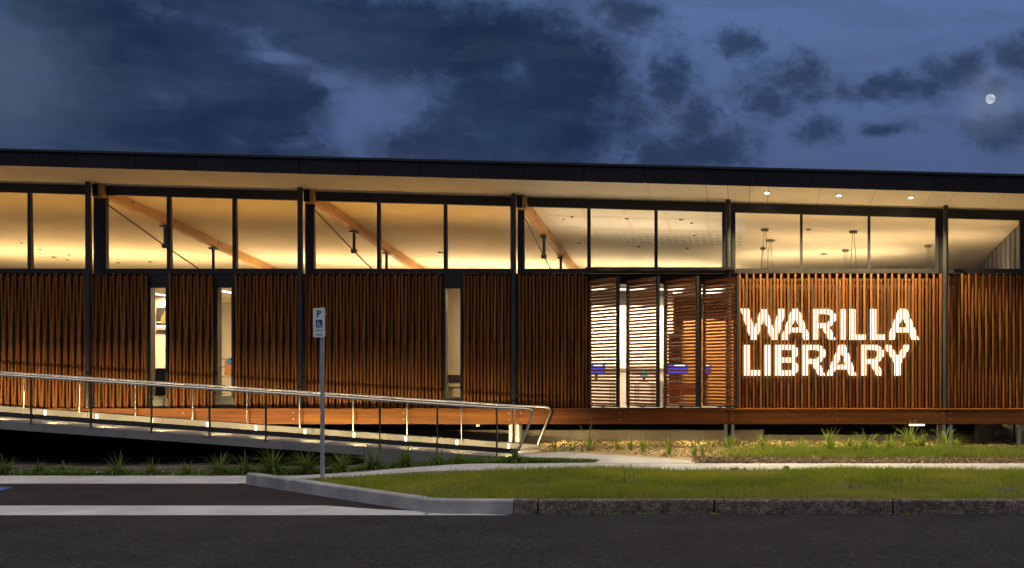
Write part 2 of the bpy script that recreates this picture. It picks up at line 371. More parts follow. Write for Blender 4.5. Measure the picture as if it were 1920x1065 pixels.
# ------------------------------------------------------------------ the library building
LB = empty('library_building', (-4.3, 20, .2), 'long low library with timber batten screens, lit clerestory and a dark sloping roof edge', 'building')
XL, XR = -21.5, 5.55
FL = .95                                               # floor level
COLX = [-20.2, -16.2] + [X(u, 19.8) for u in (167.5, 564.5, 964, 1365.5, 1772.5)]
def head_z(x): return 4.800 - .0276 * x - .0           # soffit line on the wall plane, y = 20
T_ = .11
def ceil_z(x, y): return 4.800 - .0276 * x - T_ * (y - 20)
def top_of_pane(x): return head_z(x) - .17
YF = 18.8
def fas_bot(x): return ceil_z(x, YF)
def fas_top(x): return ceil_z(x, YF) + .245 + .0025 * (x + 13)

# roof: fascia panels, cap, soffit sheets, roof sheet
roof = empty('roof', (-4.3, 19, 5)); roof.parent = LB; roof.location = Vector((-4.3, 19, 5)) - wl(LB); WL['roof'] = Vector((-4.3, 19, 5))
joints = [X(u, YF) for u in (60, 142, 254, 366, 476, 561, 672, 787, 900, 981, 1095, 1209, 1323, 1420, 1521, 1635, 1751, 1865)]
while joints[0] > XL - 1: joints.insert(0, joints[0] - 1.06)
while joints[-1] < 7.2: joints.append(joints[-1] + 1.06)
g = .006
for a, b in zip(joints[:-1], joints[1:]):
    mb = Mb(); mb.hexa([(a + g, YF, fas_bot(a) - .01), (b - g, YF, fas_bot(b) - .01), (b - g, YF + .03, fas_bot(b) - .01), (a + g, YF + .03, fas_bot(a) - .01)],
                       [(a + g, YF, fas_top(a)), (b - g, YF, fas_top(b)), (b - g, YF + .03, fas_top(b)), (a + g, YF + .03, fas_top(a))])
    mb.make('fascia_panel', M_FASCIA, roof)
ja, jb = joints[0], joints[-1]
mb = Mb(); mb.hexa([(ja, YF - .03, fas_top(ja) + .002), (jb, YF - .03, fas_top(jb) + .002), (jb, YF + .3, fas_top(jb) + .002), (ja, YF + .3, fas_top(ja) + .002)],
                   [(ja, YF - .03, fas_top(ja) + .04), (jb, YF - .03, fas_top(jb) + .04), (jb, YF + .3, fas_top(jb) + .05), (ja, YF + .3, fas_top(ja) + .05)])
mb.make('gutter_cap', M_DARK, roof)
mb = Mb(); mb.hexa([(ja, YF + .035, fas_bot(ja) + .03), (jb, YF + .035, fas_bot(jb) + .03), (jb, 33, ceil_z(jb, 33) + .12), (ja, 33, ceil_z(ja, 33) + .12)],
                   [(ja, YF + .035, fas_top(ja) - .004), (jb, YF + .035, fas_top(jb) - .004), (jb, 33, ceil_z(jb, 33) + .3), (ja, 33, ceil_z(ja, 33) + .3)])
mb.make('roof_sheeting', M_FASCIA, roof)
sj = [X(u, 19.4) for u in (630, 745, 860, 980)] + [X(u, 19.4) for u in (1103, 1216, 1325, 1365, 1405, 1440, 1535, 1636, 1740, 1782, 1870)]
while sj[0] > XL - 1: sj.insert(0, sj[0] - 1.15)
while sj[-1] < 7.0: sj.append(sj[-1] + 1.1)
for a, b in zip(sj[:-1], sj[1:]):
    a2, b2 = a + .004, b - .004; mb = Mb(); y0, y1 = YF + .032, 20.03
    mb.hexa([(a2, y0, ceil_z(a2, y0)), (b2, y0, ceil_z(b2, y0)), (b2, y1, ceil_z(b2, y1)), (a2, y1, ceil_z(a2, y1))],
            [(a2, y0, ceil_z(a2, y0) + .015), (b2, y0, ceil_z(b2, y0) + .015), (b2, y1, ceil_z(b2, y1) + .015), (a2, y1, ceil_z(a2, y1) + .015)])
    mb.make('soffit_panel', M_SOFFIT, roof)
# main ceiling inside
mb = Mb(); a, b = XL, XR
mb.hexa([(a, 20.06, ceil_z(a, 20.06)), (b, 20.06, ceil_z(b, 20.06)), (b, 32, ceil_z(b, 32)), (a, 32, ceil_z(a, 32))],
        [(a, 20.06, ceil_z(a, 20.06) + .02), (b, 20.06, ceil_z(b, 20.06) + .02), (b, 32, ceil_z(b, 32) + .02), (a, 32, ceil_z(a, 32) + .02)])
mb.make('ceiling', M_CEIL, LB)

# clerestory windows
BAYS = [[(-610, -490), (-484, -362), (-356, -240)], [(-195, -75), (-69, 52), (58, 161)], [(199.5, 313), (320, 436), (443, 558)], [(589, 707), (713, 832), (838, 957)],
        [(983, 1101), (1107, 1227), (1233, 1354)], [(1379, 1500), (1505, 1627), (1632, 1754)], [(1777, 1912)]]
ZS = H(504, 20)                                        # sill
PF = 20.0
for bi, bay in enumerate(BAYS):
    x0, x1 = X(bay[0][0], 20), X(bay[-1][1], 20)
    wroot = bpy.data.objects.new('clerestory_window', None); link(wroot, LB, ((x0 + x1) / 2, 20, ZS))
    # sill, head, jambs, mullions
    mb = Mb(); mb.box(x0 - .07, x1 + .07, PF - .03, PF + .10, ZS - .085, ZS); mb.make('frame_sill', M_DARK, wroot)
    mb = Mb(); a, b = x0 - .07, x1 + .07
    mb.hexa([(a, PF - .02, top_of_pane(a)), (b, PF - .02, top_of_pane(b)), (b, PF + .055, top_of_pane(b)), (a, PF + .055, top_of_pane(a))],
            [(a, PF - .02, head_z(a) + .01), (b, PF - .02, head_z(b) + .01), (b, PF + .055, head_z(b) + .0), (a, PF + .055, head_z(a) + .0)]); mb.make('frame_head', M_DARK, wroot)
    edges = [(x0 - .07, x0)] + [(X(p[1], 20), X(q[0], 20)) for p, q in zip(bay[:-1], bay[1:])] + [(x1, x1 + .07)]
    for a, b in edges:
        mb = Mb(); e = .002
        mb.hexa([(a, PF - .01, ZS + e), (b, PF - .01, ZS + e), (b, PF + .09, ZS + e), (a, PF + .09, ZS + e)],
                [(a, PF - .01, top_of_pane(a) - e), (b, PF - .01, top_of_pane(b) - e), (b, PF + .05, top_of_pane(b) - e), (a, PF + .05, top_of_pane(a) - e)]); mb.make('mullion', M_DARK, wroot)
    for p in bay:
        a, b = X(p[0], 20), X(p[1], 20)
        mb = Mb(); mb.add([(a, PF + .04, ZS), (b, PF + .04, ZS), (b, PF + .04, top_of_pane(b)), (a, PF + .04, top_of_pane(a))], [(0, 1, 2, 3)]); mb.make('pane', M_GLASS, wroot)
# infill posts between bays
gaps = [(X(p[-1][1], 20) + .072, X(q[0][0], 20) - .072) for p, q in zip(BAYS[:-1], BAYS[1:])] + [(X(1912, 20) + .072, XR)]
for i, (a, b) in enumerate(gaps):
    if b - a < .02: continue
    mb = Mb(); aa = a + (.06 if i < 4 else 0)
    mb.hexa([(aa, PF + .02, FL), (b, PF + .02, FL), (b, PF + .2, FL), (aa, PF + .2, FL)], [(aa, PF + .02, head_z(aa)), (b, PF + .02, head_z(b)), (b, PF + .2, head_z(b) - .02), (aa, PF + .2, head_z(aa) - .02)])
    mb.make('wall_post', M_DARK, LB)
# columns, outrigger ends
for i, cx in enumerate(COLX):
    mb = Mb(); mb.tube([(cx, 19.76, FL + .03), (cx, 19.76, ceil_z(cx, 19.76) + .005)], .046, 16); c_ = mb.make('column', M_COL, LB, (cx, 19.8, FL)); smooth_angle(c_)
    if 1 < i < 5 or i < 2:
        tx = cx + .02; zt = ceil_z(tx, 19.85)
        mb = Mb(); mb.hexa([(tx + .03, 19.83, zt - .245), (tx + .19, 19.83, zt - .245), (tx + .19, 19.975, zt - .26), (tx + .03, 19.975, zt - .26)],
                           [(tx + .03, 19.83, zt + .0), (tx + .19, 19.83, zt + .0), (tx + .19, 19.975, zt - .016), (tx + .03, 19.975, zt - .016)]); mb.make('rafter_end', M_GLULAM, LB)
        box('steel_plate', tx + .02, tx + .125, 19.815, 19.828, zt - .23, zt - .012, M_BLACK, LB)

# trusses inside
for i, cx in enumerate(COLX[2:-2]):
    tr = bpy.data.objects.new('roof_truss', None); link(tr, LB, (cx, 20.1, 4.8)); tx = cx + .10
    def bz(y): return ceil_z(tx, y)
    mb = Mb(); mb.hexa([(tx - .06, 20.1, bz(20.1) - .178), (tx + .06, 20.1, bz(20.1) - .178), (tx + .06, 31.9, bz(31.9) - .178), (tx - .06, 31.9, bz(31.9) - .178)],
                       [(tx - .07, 20.1, bz(20.1) - .004), (tx + .07, 20.1, bz(20.1) - .004), (tx + .07, 31.9, bz(31.9) - .004), (tx - .07, 31.9, bz(31.9) - .004)]); mb.make('rafter', M_GLULAM, tr)
    nodes = [(20.1, bz(20.1) - .28), (22.2, bz(22.2) - .62), (24.2, bz(24.2) - .90), (27.5, bz(27.5) - .90), (29.6, bz(29.6) - .62), (31.8, bz(31.8) - .25)]
    for (ya, za), (yb, zb) in zip(nodes[:-1], nodes[1:]):
        Mb().tube([(tx, ya, za), (tx, yb, zb)], .014, 6).make('tie_rod', M_COL, tr)
    for (ya, za) in nodes[1:-1]:
        Mb().tube([(tx, ya, za - .02), (tx, ya, bz(ya) - .2)], .032, 8).box(tx - .06, tx + .06, ya - .12, ya + .12, bz(ya) - .235, bz(ya) - .203).tube([(tx - .05, ya, za), (tx + .05, ya, za)], .05, 10).make('strut', M_COL, tr)
    for ya in (20.9, 22.3, 22.45, 24.3, 24.45):
        Mb().disc((tx + .07, ya, bz(ya) - .07), .02, 0, .012, 'x', 8).make('bolt', M_COL, tr)

# lower wall: backing, battens, slot windows
ZB0, ZB1, ZM = H(764, 19.9), H(513.5, 19.9), H(637, 19.9)
SLOTS = [(277, 316, 287, 314.5, 540, 742), (402, 440, 412, 437.5, 540, 742), (830, 868, 837.5, 865, 541, 744)]
solid = [(XL, X(277, 20)), (X(316, 20), X(402, 20)), (X(440, 20), X(830, 20)), (X(868, 20), X(1104, 20)), (X(1379, 20), XR)]
for a, b in solid: box('wall_panel', a, b, 20.03, 20.14, FL - .02, ZS - .088, M_BLACK, LB)
for (f0, f1, g0, g1, vt, vb) in SLOTS:
    a, b = X(f0, 20), X(f1, 20); ga, gb = X(g0, 20.05), X(g1, 20.05); zt, zb = H(vt, 20.05), H(vb, 20.05)
    sw = bpy.data.objects.new('slot_window', None); link(sw, LB, ((a + b) / 2, 20, zb))
    e = .002
    box('frame_jamb', a + e, ga, 19.97, 20.13, zb, zt, M_DARK, sw); box('frame_jamb', gb, b - e, 19.97, 20.13, zb, zt, M_DARK, sw)
    box('head_panel', a + e, b - e, 19.99, 20.13, zt + e, ZS - .088, M_DARK, sw); box('base_panel', a + e, b - e, 19.99, 20.13, FL, zb - .04, M_COL, sw)
    box('frame_sill', a + e, b - e, 19.95, 20.13, zb - .038, zb - e, M_COL, sw)
    mb = Mb(); mb.add([(ga, 20.06, zb), (gb, 20.06, zb), (gb, 20.06, zt), (ga, 20.06, zt)], [(0, 1, 2, 3)]); mb.make('pane', M_GLASS, sw)
SCREENS = [(-700, -345), (-335, -240), (-230, 161.5), (171, 277), (316, 401), (440, 558.5), (571, 829), (868, 957.5), (971, 1103), (1384, 1766), (1775, 1936)]
P_ = .0643; BW = .0186
amp = .046
def batten_mesh(kind, half, m):
    """one sawn length leaning in or out; origin at the foot"""
    key = ('bt', kind, half)
    if key in CACHE: return CACHE[key]
    z0, z1 = (ZB0, ZM - .003) if half == 0 else (ZM + .003, ZB1)
    sg = -1 if kind == 'A' else 1; e_, m_ = .020 * sg, -.031 * sg; out_lo, out_hi = (e_, m_) if half == 0 else (m_, e_)   # A: out at foot, in at the middle, out at the head; B the other way
    if kind == 'S': out_lo = out_hi = -.035
    if kind == 'T':
        out_lo = out_hi = .02
        if half == 1: z1 -= .085
    if kind == 'B' and half == 1: z1 -= .03
    d = .018; h = z1 - z0; c = .003
    vs = []
    for yy, z in ((out_lo, 0), (out_hi, h)):
        vs += [(-BW + c, yy - d, z), (BW - c, yy - d, z), (BW, yy - d + c, z), (BW, yy + d, z), (-BW, yy + d, z), (-BW, yy - d + c, z)]
    fs = [(5, 4, 3, 2, 1, 0), (6, 7, 8, 9, 10, 11)] + [(i, (i + 1) % 6, (i + 1) % 6 + 6, i + 6) for i in range(6)]
    me = bpy.data.meshes.new('batten'); me.from_pydata(vs, [], fs); me.materials.append(m); me.update(); CACHE[key] = me; return me
YB = 19.91
for (u0, u1) in SCREENS:
    x0, x1 = X(u0, YB), X(u1, YB)
    s = bpy.data.objects.new('batten_screen', None); link(s, LB, (x0, YB, ZB0))
    n = max(1, int(round((x1 - x0) / P_))); straight = u0 == 1384
    for k in range(n):
        xx = x0 + (k + .5) * (x1 - x0) / n
        kd = ('S' if k % 2 == 0 else 'T') if straight else ('A' if k % 2 == 0 else 'B')
        for half in (0, 1):
            o = bpy.data.objects.new('batten', batten_mesh(kd, half, M_BATTEN)); link(o, s, (xx + R.uniform(-.002, .002), YB, ZB0 if half == 0 else ZM + .003))
    # horizontal carrier rails behind
    for z in (ZB0 + .06, ZM, ZB1 - .10): box('carrier_rail', x0, x1, 19.995, 20.025, z - .02, z + .02, M_BLACK, s)

# deck edge, bearer beam, stumps, plinth
box('deck_edge', XL, XR + .6, 19.62, 20.02, FL + .0, FL + .022, M_BEAM, LB)
bj = [XL] + [X(u, 19.7) for u in (-1000, -600, -232, 168, 566, 962, 1366, 1773)] + [XR + .6]
for a, b in zip(bj[:-1], bj[1:]):
    bb = box('bearer_beam', a + .004, b - .004, 19.66, 19.75, H(795, 19.66), FL - .003, M_BEAM, LB)
for uu in (343, 550, 757, 954, 976, 1162, 1357, 1373, 1570, 1769, 1782, 150, 180, -60):
    for vv in (774.5, 786): Mb().disc((X(uu, 19.66), 19.66, H(vv, 19.66)), .011, -.008, .0, 'y', 8).make('bolt', M_GALV, LB)
box('floor_slab', XL, XR, 20.145, 32, FL - .15, FL, M_CONC2, LB)
box('floor_joist_rim', XL, XR, 19.76, 20.14, H(795, 19.9), FL - .022, M_BLACK, LB)
for cx in [c for c in COLX if c > -5] + [XR + .1]:
    for dx in (-.045, .085): box('stump', cx + dx - .028, cx + dx + .028, 19.70, 19.745, .16, H(796, 19.7), M_GALV, LB)
    box('stump', cx - .03, cx + .06, 19.80, 19.87, .16, H(795, 19.85), M_BLACK, LB)
box('stump', X(970, 19.85), X(979, 19.85), 19.78, 19.86, .16, H(796, 19.82), M_PLINTH, LB)
box('stump', X(1757, 19.85), X(1769, 19.85), 19.78, 19.86, .16, H(796, 19.82), M_CONC2, LB)
box('plinth_wall', X(470, 21.1), X(1432, 21.1), 21.1, 21.3, -.05, H(806.5, 21.1), M_PLINTH, LB)
box('plinth_wall', X(1433, 21.2), X(1826, 21.2), 21.14, 21.3, -.05, H(816, 21.14), M_PLINTH, LB)
box('dark_void_sheet', XL, X(1836, 22.2), 22.2, 22.35, -.05, FL - .155, M_BLACK, LB)  # black sheet standing in for the dark void under the floor
box('concrete_pier', X(1831, 20.9), X(1858, 20.9), 20.75, 21.1, .1, FL - .155, M_PLINTH, LB)
box('concrete_pier', X(1859, 22.4), X(1879, 22.4), 22.4, 22.7, .2, FL - .155, M_PLINTH, LB)
box('door_post', X(1901, 20.3), X(1904, 20.3), 20.3, 20.35, .1, FL - .155, M_BLACK, LB)
box('downpipe', X(1907, 19.9), X(1914, 19.9), 19.9, 19.97, .1, FL - .03, M_GALV, LB)
box('junction_box', X(892, 21), X(898, 21), 21.03, 21.09, H(800, 21), H(792, 21), M_GALV, LB)
for u in (1060, 1180, 1300, 1450, 1580, 1719, 1870):  # one tube is seen; the rest are unseen fills added for straw and plinth
    tl = bpy.data.objects.new('tube_and_fill_light', None); seen = u == 1719; xc_ = X(u, 20.3); zt_ = H(797.8, 20.3) if seen else FL - .235; yc_ = 20.30 if seen else 23.3 if u > 1800 else 20.36; link(tl, LB, (xc_, yc_, zt_))
    box('lens', xc_ - .14, xc_ + .14, yc_ - .035, yc_ + .035, zt_, zt_ + .04, M_TUBE, tl); box('housing', xc_ - .16, xc_ + .16, yc_ - .045, yc_ + .045, zt_ + .042, zt_ + .06, M_GALV, tl)
    parent_keep(area('tube_and_fill_lamp', Vector((xc_, yc_, zt_ - .01)), .26, .06, 6 if seen else 30 if u > 1800 else 12, (1, .76, .36), (math.radians(-8), 0, 0)), tl)

# inside walls, floors, low ceilings over the side rooms
box('interior_wall', XL, -4.3, 26.6, 26.7, FL, 3.40, M_WALLIN, LB)
box('room_ceiling', XL, -4.252, 20.15, 26.6, 3.38, 3.42, M_CEIL, LB)
for xx in (-17, -8.9, -6.0, -4.30): box('partition', xx - .05, xx + .05, 20.15, 26.6, FL, 3.375, M_WALLIN, LB)
box('back_wall', XL, XR, 32, 32.2, FL, 4.2, M_WALLIN, LB)
box('end_wall_cladding', XR - .02, XR + .05, 19.9, 32, FL - .3, 4.75, M_BLACK, LB)
# ribbed inside face of the end wall
wr = bpy.data.objects.new('ribbed_wall', None); link(wr, LB, (XR - .06, 24, FL)); RW = .14
for k in range(60):
    y = 20.2 + k * .195
    mb = Mb(); mb.hexa([(XR - .075 - .02 * (k % 2), y, FL), (XR - .022, y, FL), (XR - .022, y + .188, FL), (XR - .075 - .02 * (k % 2), y + .188, FL)],
                       [(XR - .075 - .02 * (k % 2), y, ceil_z(XR, y) - .05), (XR - .022, y, ceil_z(XR, y) - .05), (XR - .022, y + .188, ceil_z(XR, y + .188) - .05), (XR - .075 - .02 * (k % 2), y + .188, ceil_z(XR, y + .188) - .05)])
    mb.v = [(a_ - RW, b_, c_) for a_, b_, c_ in mb.v]; mb.make('plank', M_GREYW, wr)
box('end_wall', XL - .1, XL, 20, 32, FL - .3, 5.3, M_BLACK, LB)

# louvred shutters on bay three
def shutter(u_l, idx):
    xl = X(u_l, 19.98); ang = math.radians(50); wd = 1.02
    d = Vector((math.cos(ang), -math.sin(ang), 0)); n = Vector((-math.sin(ang), -math.cos(ang), 0))
    o0 = Vector((xl, 19.97, 0))
    sh = bpy.data.objects.new('louvre_shutter', None); link(sh, LB, (xl, 19.97, FL + .06))
    zb, zt = FL + .09, H(513, 19.1) - .06
    def plank(a, b, t, z0, z1, name, m):
        A = o0 + d * a; B = o0 + d * b; h = n * (t / 2); mb = Mb()
        mb.hexa([A - h + Vector((0, 0, z0)), B - h + Vector((0, 0, z0)), B + h + Vector((0, 0, z0)), A + h + Vector((0, 0, z0))][::-1],
                [A - h + Vector((0, 0, z1)), B - h + Vector((0, 0, z1)), B + h + Vector((0, 0, z1)), A + h + Vector((0, 0, z1))][::-1])
        return mb.make(name, m, sh)
    plank(0, .045, .05, zb - .03, zt + .03, 'stile', M_DARK); plank(wd - .05, wd, .05, zb - .03, zt + .03, 'stile', M_DARK)
    plank(.047, wd - .052, .04, zb - .03, zb - .005, 'rail', M_DARK); plank(.047, wd - .052, .04, zt + .005, zt + .03, 'rail', M_DARK)
    ns_ = 38; first = None
    for k in range(ns_):
        z = zb + .02 + (zt - zb - .04) * k / (ns_ - 1)
        if first is None:
            first = plank(.047, wd - .052, .046, z - .018, z + .018, 'slat', M_SLAT); z0 = z; first.data.materials
        else:
            q = first.copy(); COL.objects.link(q); q.location = first.location + Vector((0, 0, z - z0))
    # pivot shoe and bottom track bracket
    c = o0 + d * (wd * .5)
    Mb().tube([(c.x, c.y, FL + .022), (c.x, c.y, zb - .03)], .016, 8).box(c.x - .06, c.x + .06, c.y - .02, c.y + .02, FL + .05, FL + .064).make('pivot', M_DARK, sh)
for i, u in enumerate((1104, 1176, 1247, 1319)): shutter(u, i)
box('shutter_track', X(1104, 19.6), X(1378, 19.6), 19.58, 19.61, FL + .0235, FL + .04, M_DARK, LB)
box('shutter_track', X(1104, 19.95), X(1378, 19.95), 19.5, 19.95, ZS - .06, ZS - .02, M_DARK, LB)
# glazed wall behind the shutters
gw = bpy.data.objects.new('glazed_wall', None); link(gw, LB, (X(1240, 20.05), 20.05, FL))
gx = [X(u, 20.05) for u in (1106, 1178, 1246, 1313, 1377)]
for a in gx: box('mullion', a - .02, a + .02, 20.05, 20.13, FL + .004, H(533, 20.05), M_DARK, gw)
box('head_panel', gx[0] - .02, gx[-1] + .02, 20.04, 20.13, H(533, 20.05) + .002, ZS - .088, M_DARK, gw)
for a, b in zip(gx[:-1], gx[1:]):
    Mb().add([(a + .02, 20.09, FL), (b - .02, 20.09, FL), (b - .02, 20.09, H(533, 20.05)), (a + .02, 20.09, H(533, 20.05))], [(0, 1, 2, 3)]).make('pane', M_GLASS, gw)

# downlights in the soffit over the sign
def ceil_at(u, v):
    # point of the sloping ceiling seen at a pixel
    k, m_ = (u - U0) / F, (V0 - v) / F
    D = (4.8 + T_ * 20 - CH) / (m_ + .0276 * k + T_); return Vector((k * D, D, CH + m_ * D))
for (u, v) in ((1438, 360.5), (1573, 365.5), (1708, 369.5)):
    c = ceil_at(u, v); dl = bpy.data.objects.new('downlight', None); link(dl, LB, c)
    Mb().tube([c + Vector((0, 0, -.012)), c + Vector((0, 0, .01))], .055, 16).make('trim_ring', M_GALV, dl)
    Mb().tube([c + Vector((0, 0, -.02)), c + Vector((0, 0, -.013))], .034, 14).make('lens', M_SPOT, dl)
    d = bpy.data.lights.new('downlight_beam', 'SPOT'); d.energy = 720; d.color = (1, .80, .42); d.spot_size = math.radians(120); d.spot_blend = .7; d.shadow_soft_size = .04
    lo_ = bpy.data.objects.new('downlight_beam', d); COL.objects.link(lo_); lo_.location = c - wl(dl) + Vector((0, 0, -.05)); lo_.rotation_euler = (math.radians(4), 0, 0); lo_.parent = dl
# small ceiling fittings seen through the clerestory
for (u, v, r) in [(75.5, 467.5, .05), (101.5, 481.5, .09), (129, 477.5, .07), (127, 486.5, .07), (41, 454.5, .04), (221, 492, .08), (281, 490.5, .08), (1057, 410.5, .04), (1073, 406, .05), (1175, 409.5, .06), (1277, 411.5, .07),
                  (1297, 417.5, .05), (1301.5, 441, .05), (1086, 455, .05), (1197, 462, .05), (1288.5, 465, .05), (826, 473, .10), (1516, 430, .09), (1545, 476, .12), (1451, 450, .05)]:
    c = ceil_at(u, v); Mb().tube([c + Vector((0, 0, -.02)), c + Vector((0, 0, .0))], r * .6, 10).make('ceiling_fitting', M_GREYW, LB)
# pale perforated panels on the ceiling of bay three
M_PERF = bpy.data.materials.new('perforated_panel'); M_PERF.use_nodes = True
t = M_PERF.node_tree; p = t.nodes['Principled BSDF']; p.inputs['Roughness'].default_value = .8
tcn = t.nodes.new('ShaderNodeTexCoord'); mp = t.nodes.new('ShaderNodeMapping'); mp.inputs['Scale'].default_value = (6.5, 3.6, 1); t.links.new(tcn.outputs['Object'], mp.inputs[0])
vo = t.nodes.new('ShaderNodeTexVoronoi'); vo.inputs['Scale'].default_value = 1.0; vo.inputs['Randomness'].default_value = 0; t.links.new(mp.outputs[0], vo.inputs['Vector'])
cr = t.nodes.new('ShaderNodeValToRGB'); cr.color_ramp.elements[0].position = .34; cr.color_ramp.elements[1].position = .42
cr.color_ramp.elements[0].color = (.52, .48, .41, 1); cr.color_ramp.elements[1].color = (.78, .74, .66, 1)
t.links.new(vo.outputs['Distance'], cr.inputs[0]); t.links.new(cr.outputs[0], p.inputs['Base Color'])
for ix in range(5):
    xa_, xb_ = -3.95 + ix * .80, -3.95 + ix * .80 + .72
    for (ya, yb) in ((20.5, 21.15), (21.3, 22.1), (22.25, 23.4)):
        if ix in (0,) and ya > 22: continue
        zf = lambda x, y: ceil_z(x, y) - .004
        Mb().hexa([(xa_, ya, zf(xa_, ya) - .001), (xb_, ya, zf(xb_, ya) - .001), (xb_, yb, zf(xb_, yb) - .001), (xa_, yb, zf(xa_, yb) - .001)],
                  [(xa_, ya, zf(xa_, ya)), (xb_, ya, zf(xb_, ya)), (xb_, yb, zf(xb_, yb)), (xa_, yb, zf(xa_, yb))]).make('acoustic_panel', M_PERF, LB)

# room lights: linear fittings, each a lit lens with its own lamp
def linear(x0, x1, y0, y1, z, power, colr=SOFTW, vis=True):
    lr = bpy.data.objects.new('linear_light', None); c = Vector(((x0 + x1) / 2, (y0 + y1) / 2, z)); link(lr, LB, c)
    d = Vector((x1 - x0, y1 - y0, 0)); ln = d.length; d.normalize(); n = Vector((-d.y, d.x, 0)) * .03
    a, b = Vector((x0, y0, 0)), Vector((x1, y1, 0))
    Mb().hexa([a - n + Vector((0, 0, z - .02)), b - n + Vector((0, 0, z - .02)), b + n + Vector((0, 0, z - .02)), a + n + Vector((0, 0, z - .02))],
              [a - n + Vector((0, 0, z)), b - n + Vector((0, 0, z)), b + n + Vector((0, 0, z)), a + n + Vector((0, 0, z))]).make('lens', M_LED, lr)
    Mb().hexa([a - n * 1.3 + Vector((0, 0, z + .002)), b - n * 1.3 + Vector((0, 0, z + .002)), b + n * 1.3 + Vector((0, 0, z + .002)), a + n * 1.3 + Vector((0, 0, z + .002))],
              [a - n * 1.3 + Vector((0, 0, z + .03)), b - n * 1.3 + Vector((0, 0, z + .03)), b + n * 1.3 + Vector((0, 0, z + .03)), a + n * 1.3 + Vector((0, 0, z + .03))]).make('housing', M_GALV, lr)
    o = area('linear_lamp', c + Vector((0, 0, -.03)), ln, .06, power, colr, (0, 0, math.atan2(d.y, d.x))); parent_keep(o, lr)
linear(-12.97, -12.97, 21.4, 23.95, 3.37, 150, WARM); linear(-11.1, -11.1, 21.4, 25.6, 3.37, 170, WARM); linear(-8.6, -7.0, 22.6, 23.4, 3.37, 150, WARM); linear(-5.9, -4.4, 24.5, 24.5, 3.37, 140, WARM); linear(-9.9, -9.9, 22, 25.6, 3.37, 110, WARM)
linear(-8.8, -6.2, 21.4, 22.2, 3.37, 110, WARM)
linear(-4.1, -.3, 21.6, 21.6, 3.33, 230, (1, .74, .44)); linear(-4.1, -1.9, 24.35, 24.35, 3.38, 190, (1, .76, .47)); linear(-1.6, -.3, 23.2, 23.2, 3.38, 90, (1, .74, .42))

# cove uplights above the side-room ceilings (a trough with a lamp in it), plus added soffit fills
def cove(x0, x1, y0, y1, z, power, colr, tilt=0.0, spread=180):
    cr_ = bpy.data.objects.new('cove_and_fill_light', None); c = Vector(((x0 + x1) / 2, (y0 + y1) / 2, z)); link(cr_, LB, c)
    d = Vector((x1 - x0, y1 - y0, 0)); ln = d.length; d.normalize(); n = Vector((-d.y, d.x, 0)) * .07
    a, b = Vector((x0, y0, 0)), Vector((x1, y1, 0))
    mb = Mb()
    for s_, w_ in ((-1, .012), (1, .012)):
        o_ = n * s_; i_ = n * s_ * .85
        q = sorted([o_, i_], key=lambda t_: t_.dot(n))
        mb.hexa([a + q[0] + Vector((0, 0, z - .05)), b + q[0] + Vector((0, 0, z - .05)), b + q[1] + Vector((0, 0, z - .05)), a + q[1] + Vector((0, 0, z - .05))],
                [a + q[0] + Vector((0, 0, z)), b + q[0] + Vector((0, 0, z)), b + q[1] + Vector((0, 0, z)), a + q[1] + Vector((0, 0, z))])
    mb.make('trough', M_GALV, cr_)
    o = area('cove_and_fill_lamp', c + Vector((0, 0, .003)), ln, .1, power, colr, (math.pi + tilt, 0, math.atan2(d.y, d.x)), spread); parent_keep(o, cr_)
cove(-21, -13.0, 26.1, 26.1, 3.44, 135, (1, .69, .34))
cove(-12.6, -8.4, 26.1, 26.1, 3.44, 66, (1, .71, .38))
cove(-8.2, -4.4, 26.1, 26.1, 3.44, 66, (1, .73, .41))
cove(-4.2, -.4, 25.6, 25.6, 3.47, 40, SOFTW)
cove(-4.0, -.5, 21.9, 21.9, 3.47, 48, SOFTW, .5)
cove(-.2, 3.6, 24.4, 23.4, 3.45, 36, (1, .74, .42), 0, 160)
cove(.3, 5.2, 22.6, 21.8, 3.45, 30, WARM, 0, 150)
cove(-.2, 5.2, 20.7, 20.7, 3.45, 50, (1, .64, .26), .95)  # coves from here on are added by the facade to brighten the soffit
cove(-4.1, -.4, 20.7, 20.7, 3.47, 22, WARM, .95)
cove(-21, -12.4, 21.2, 21.2, 3.47, 46, AMBER, .7)
cove(-12.1, -8.4, 21.2, 21.2, 3.47, 22, AMBER, .7)
cove(-8.1, -4.5, 21.2, 21.2, 3.47, 25, AMBER, .7)

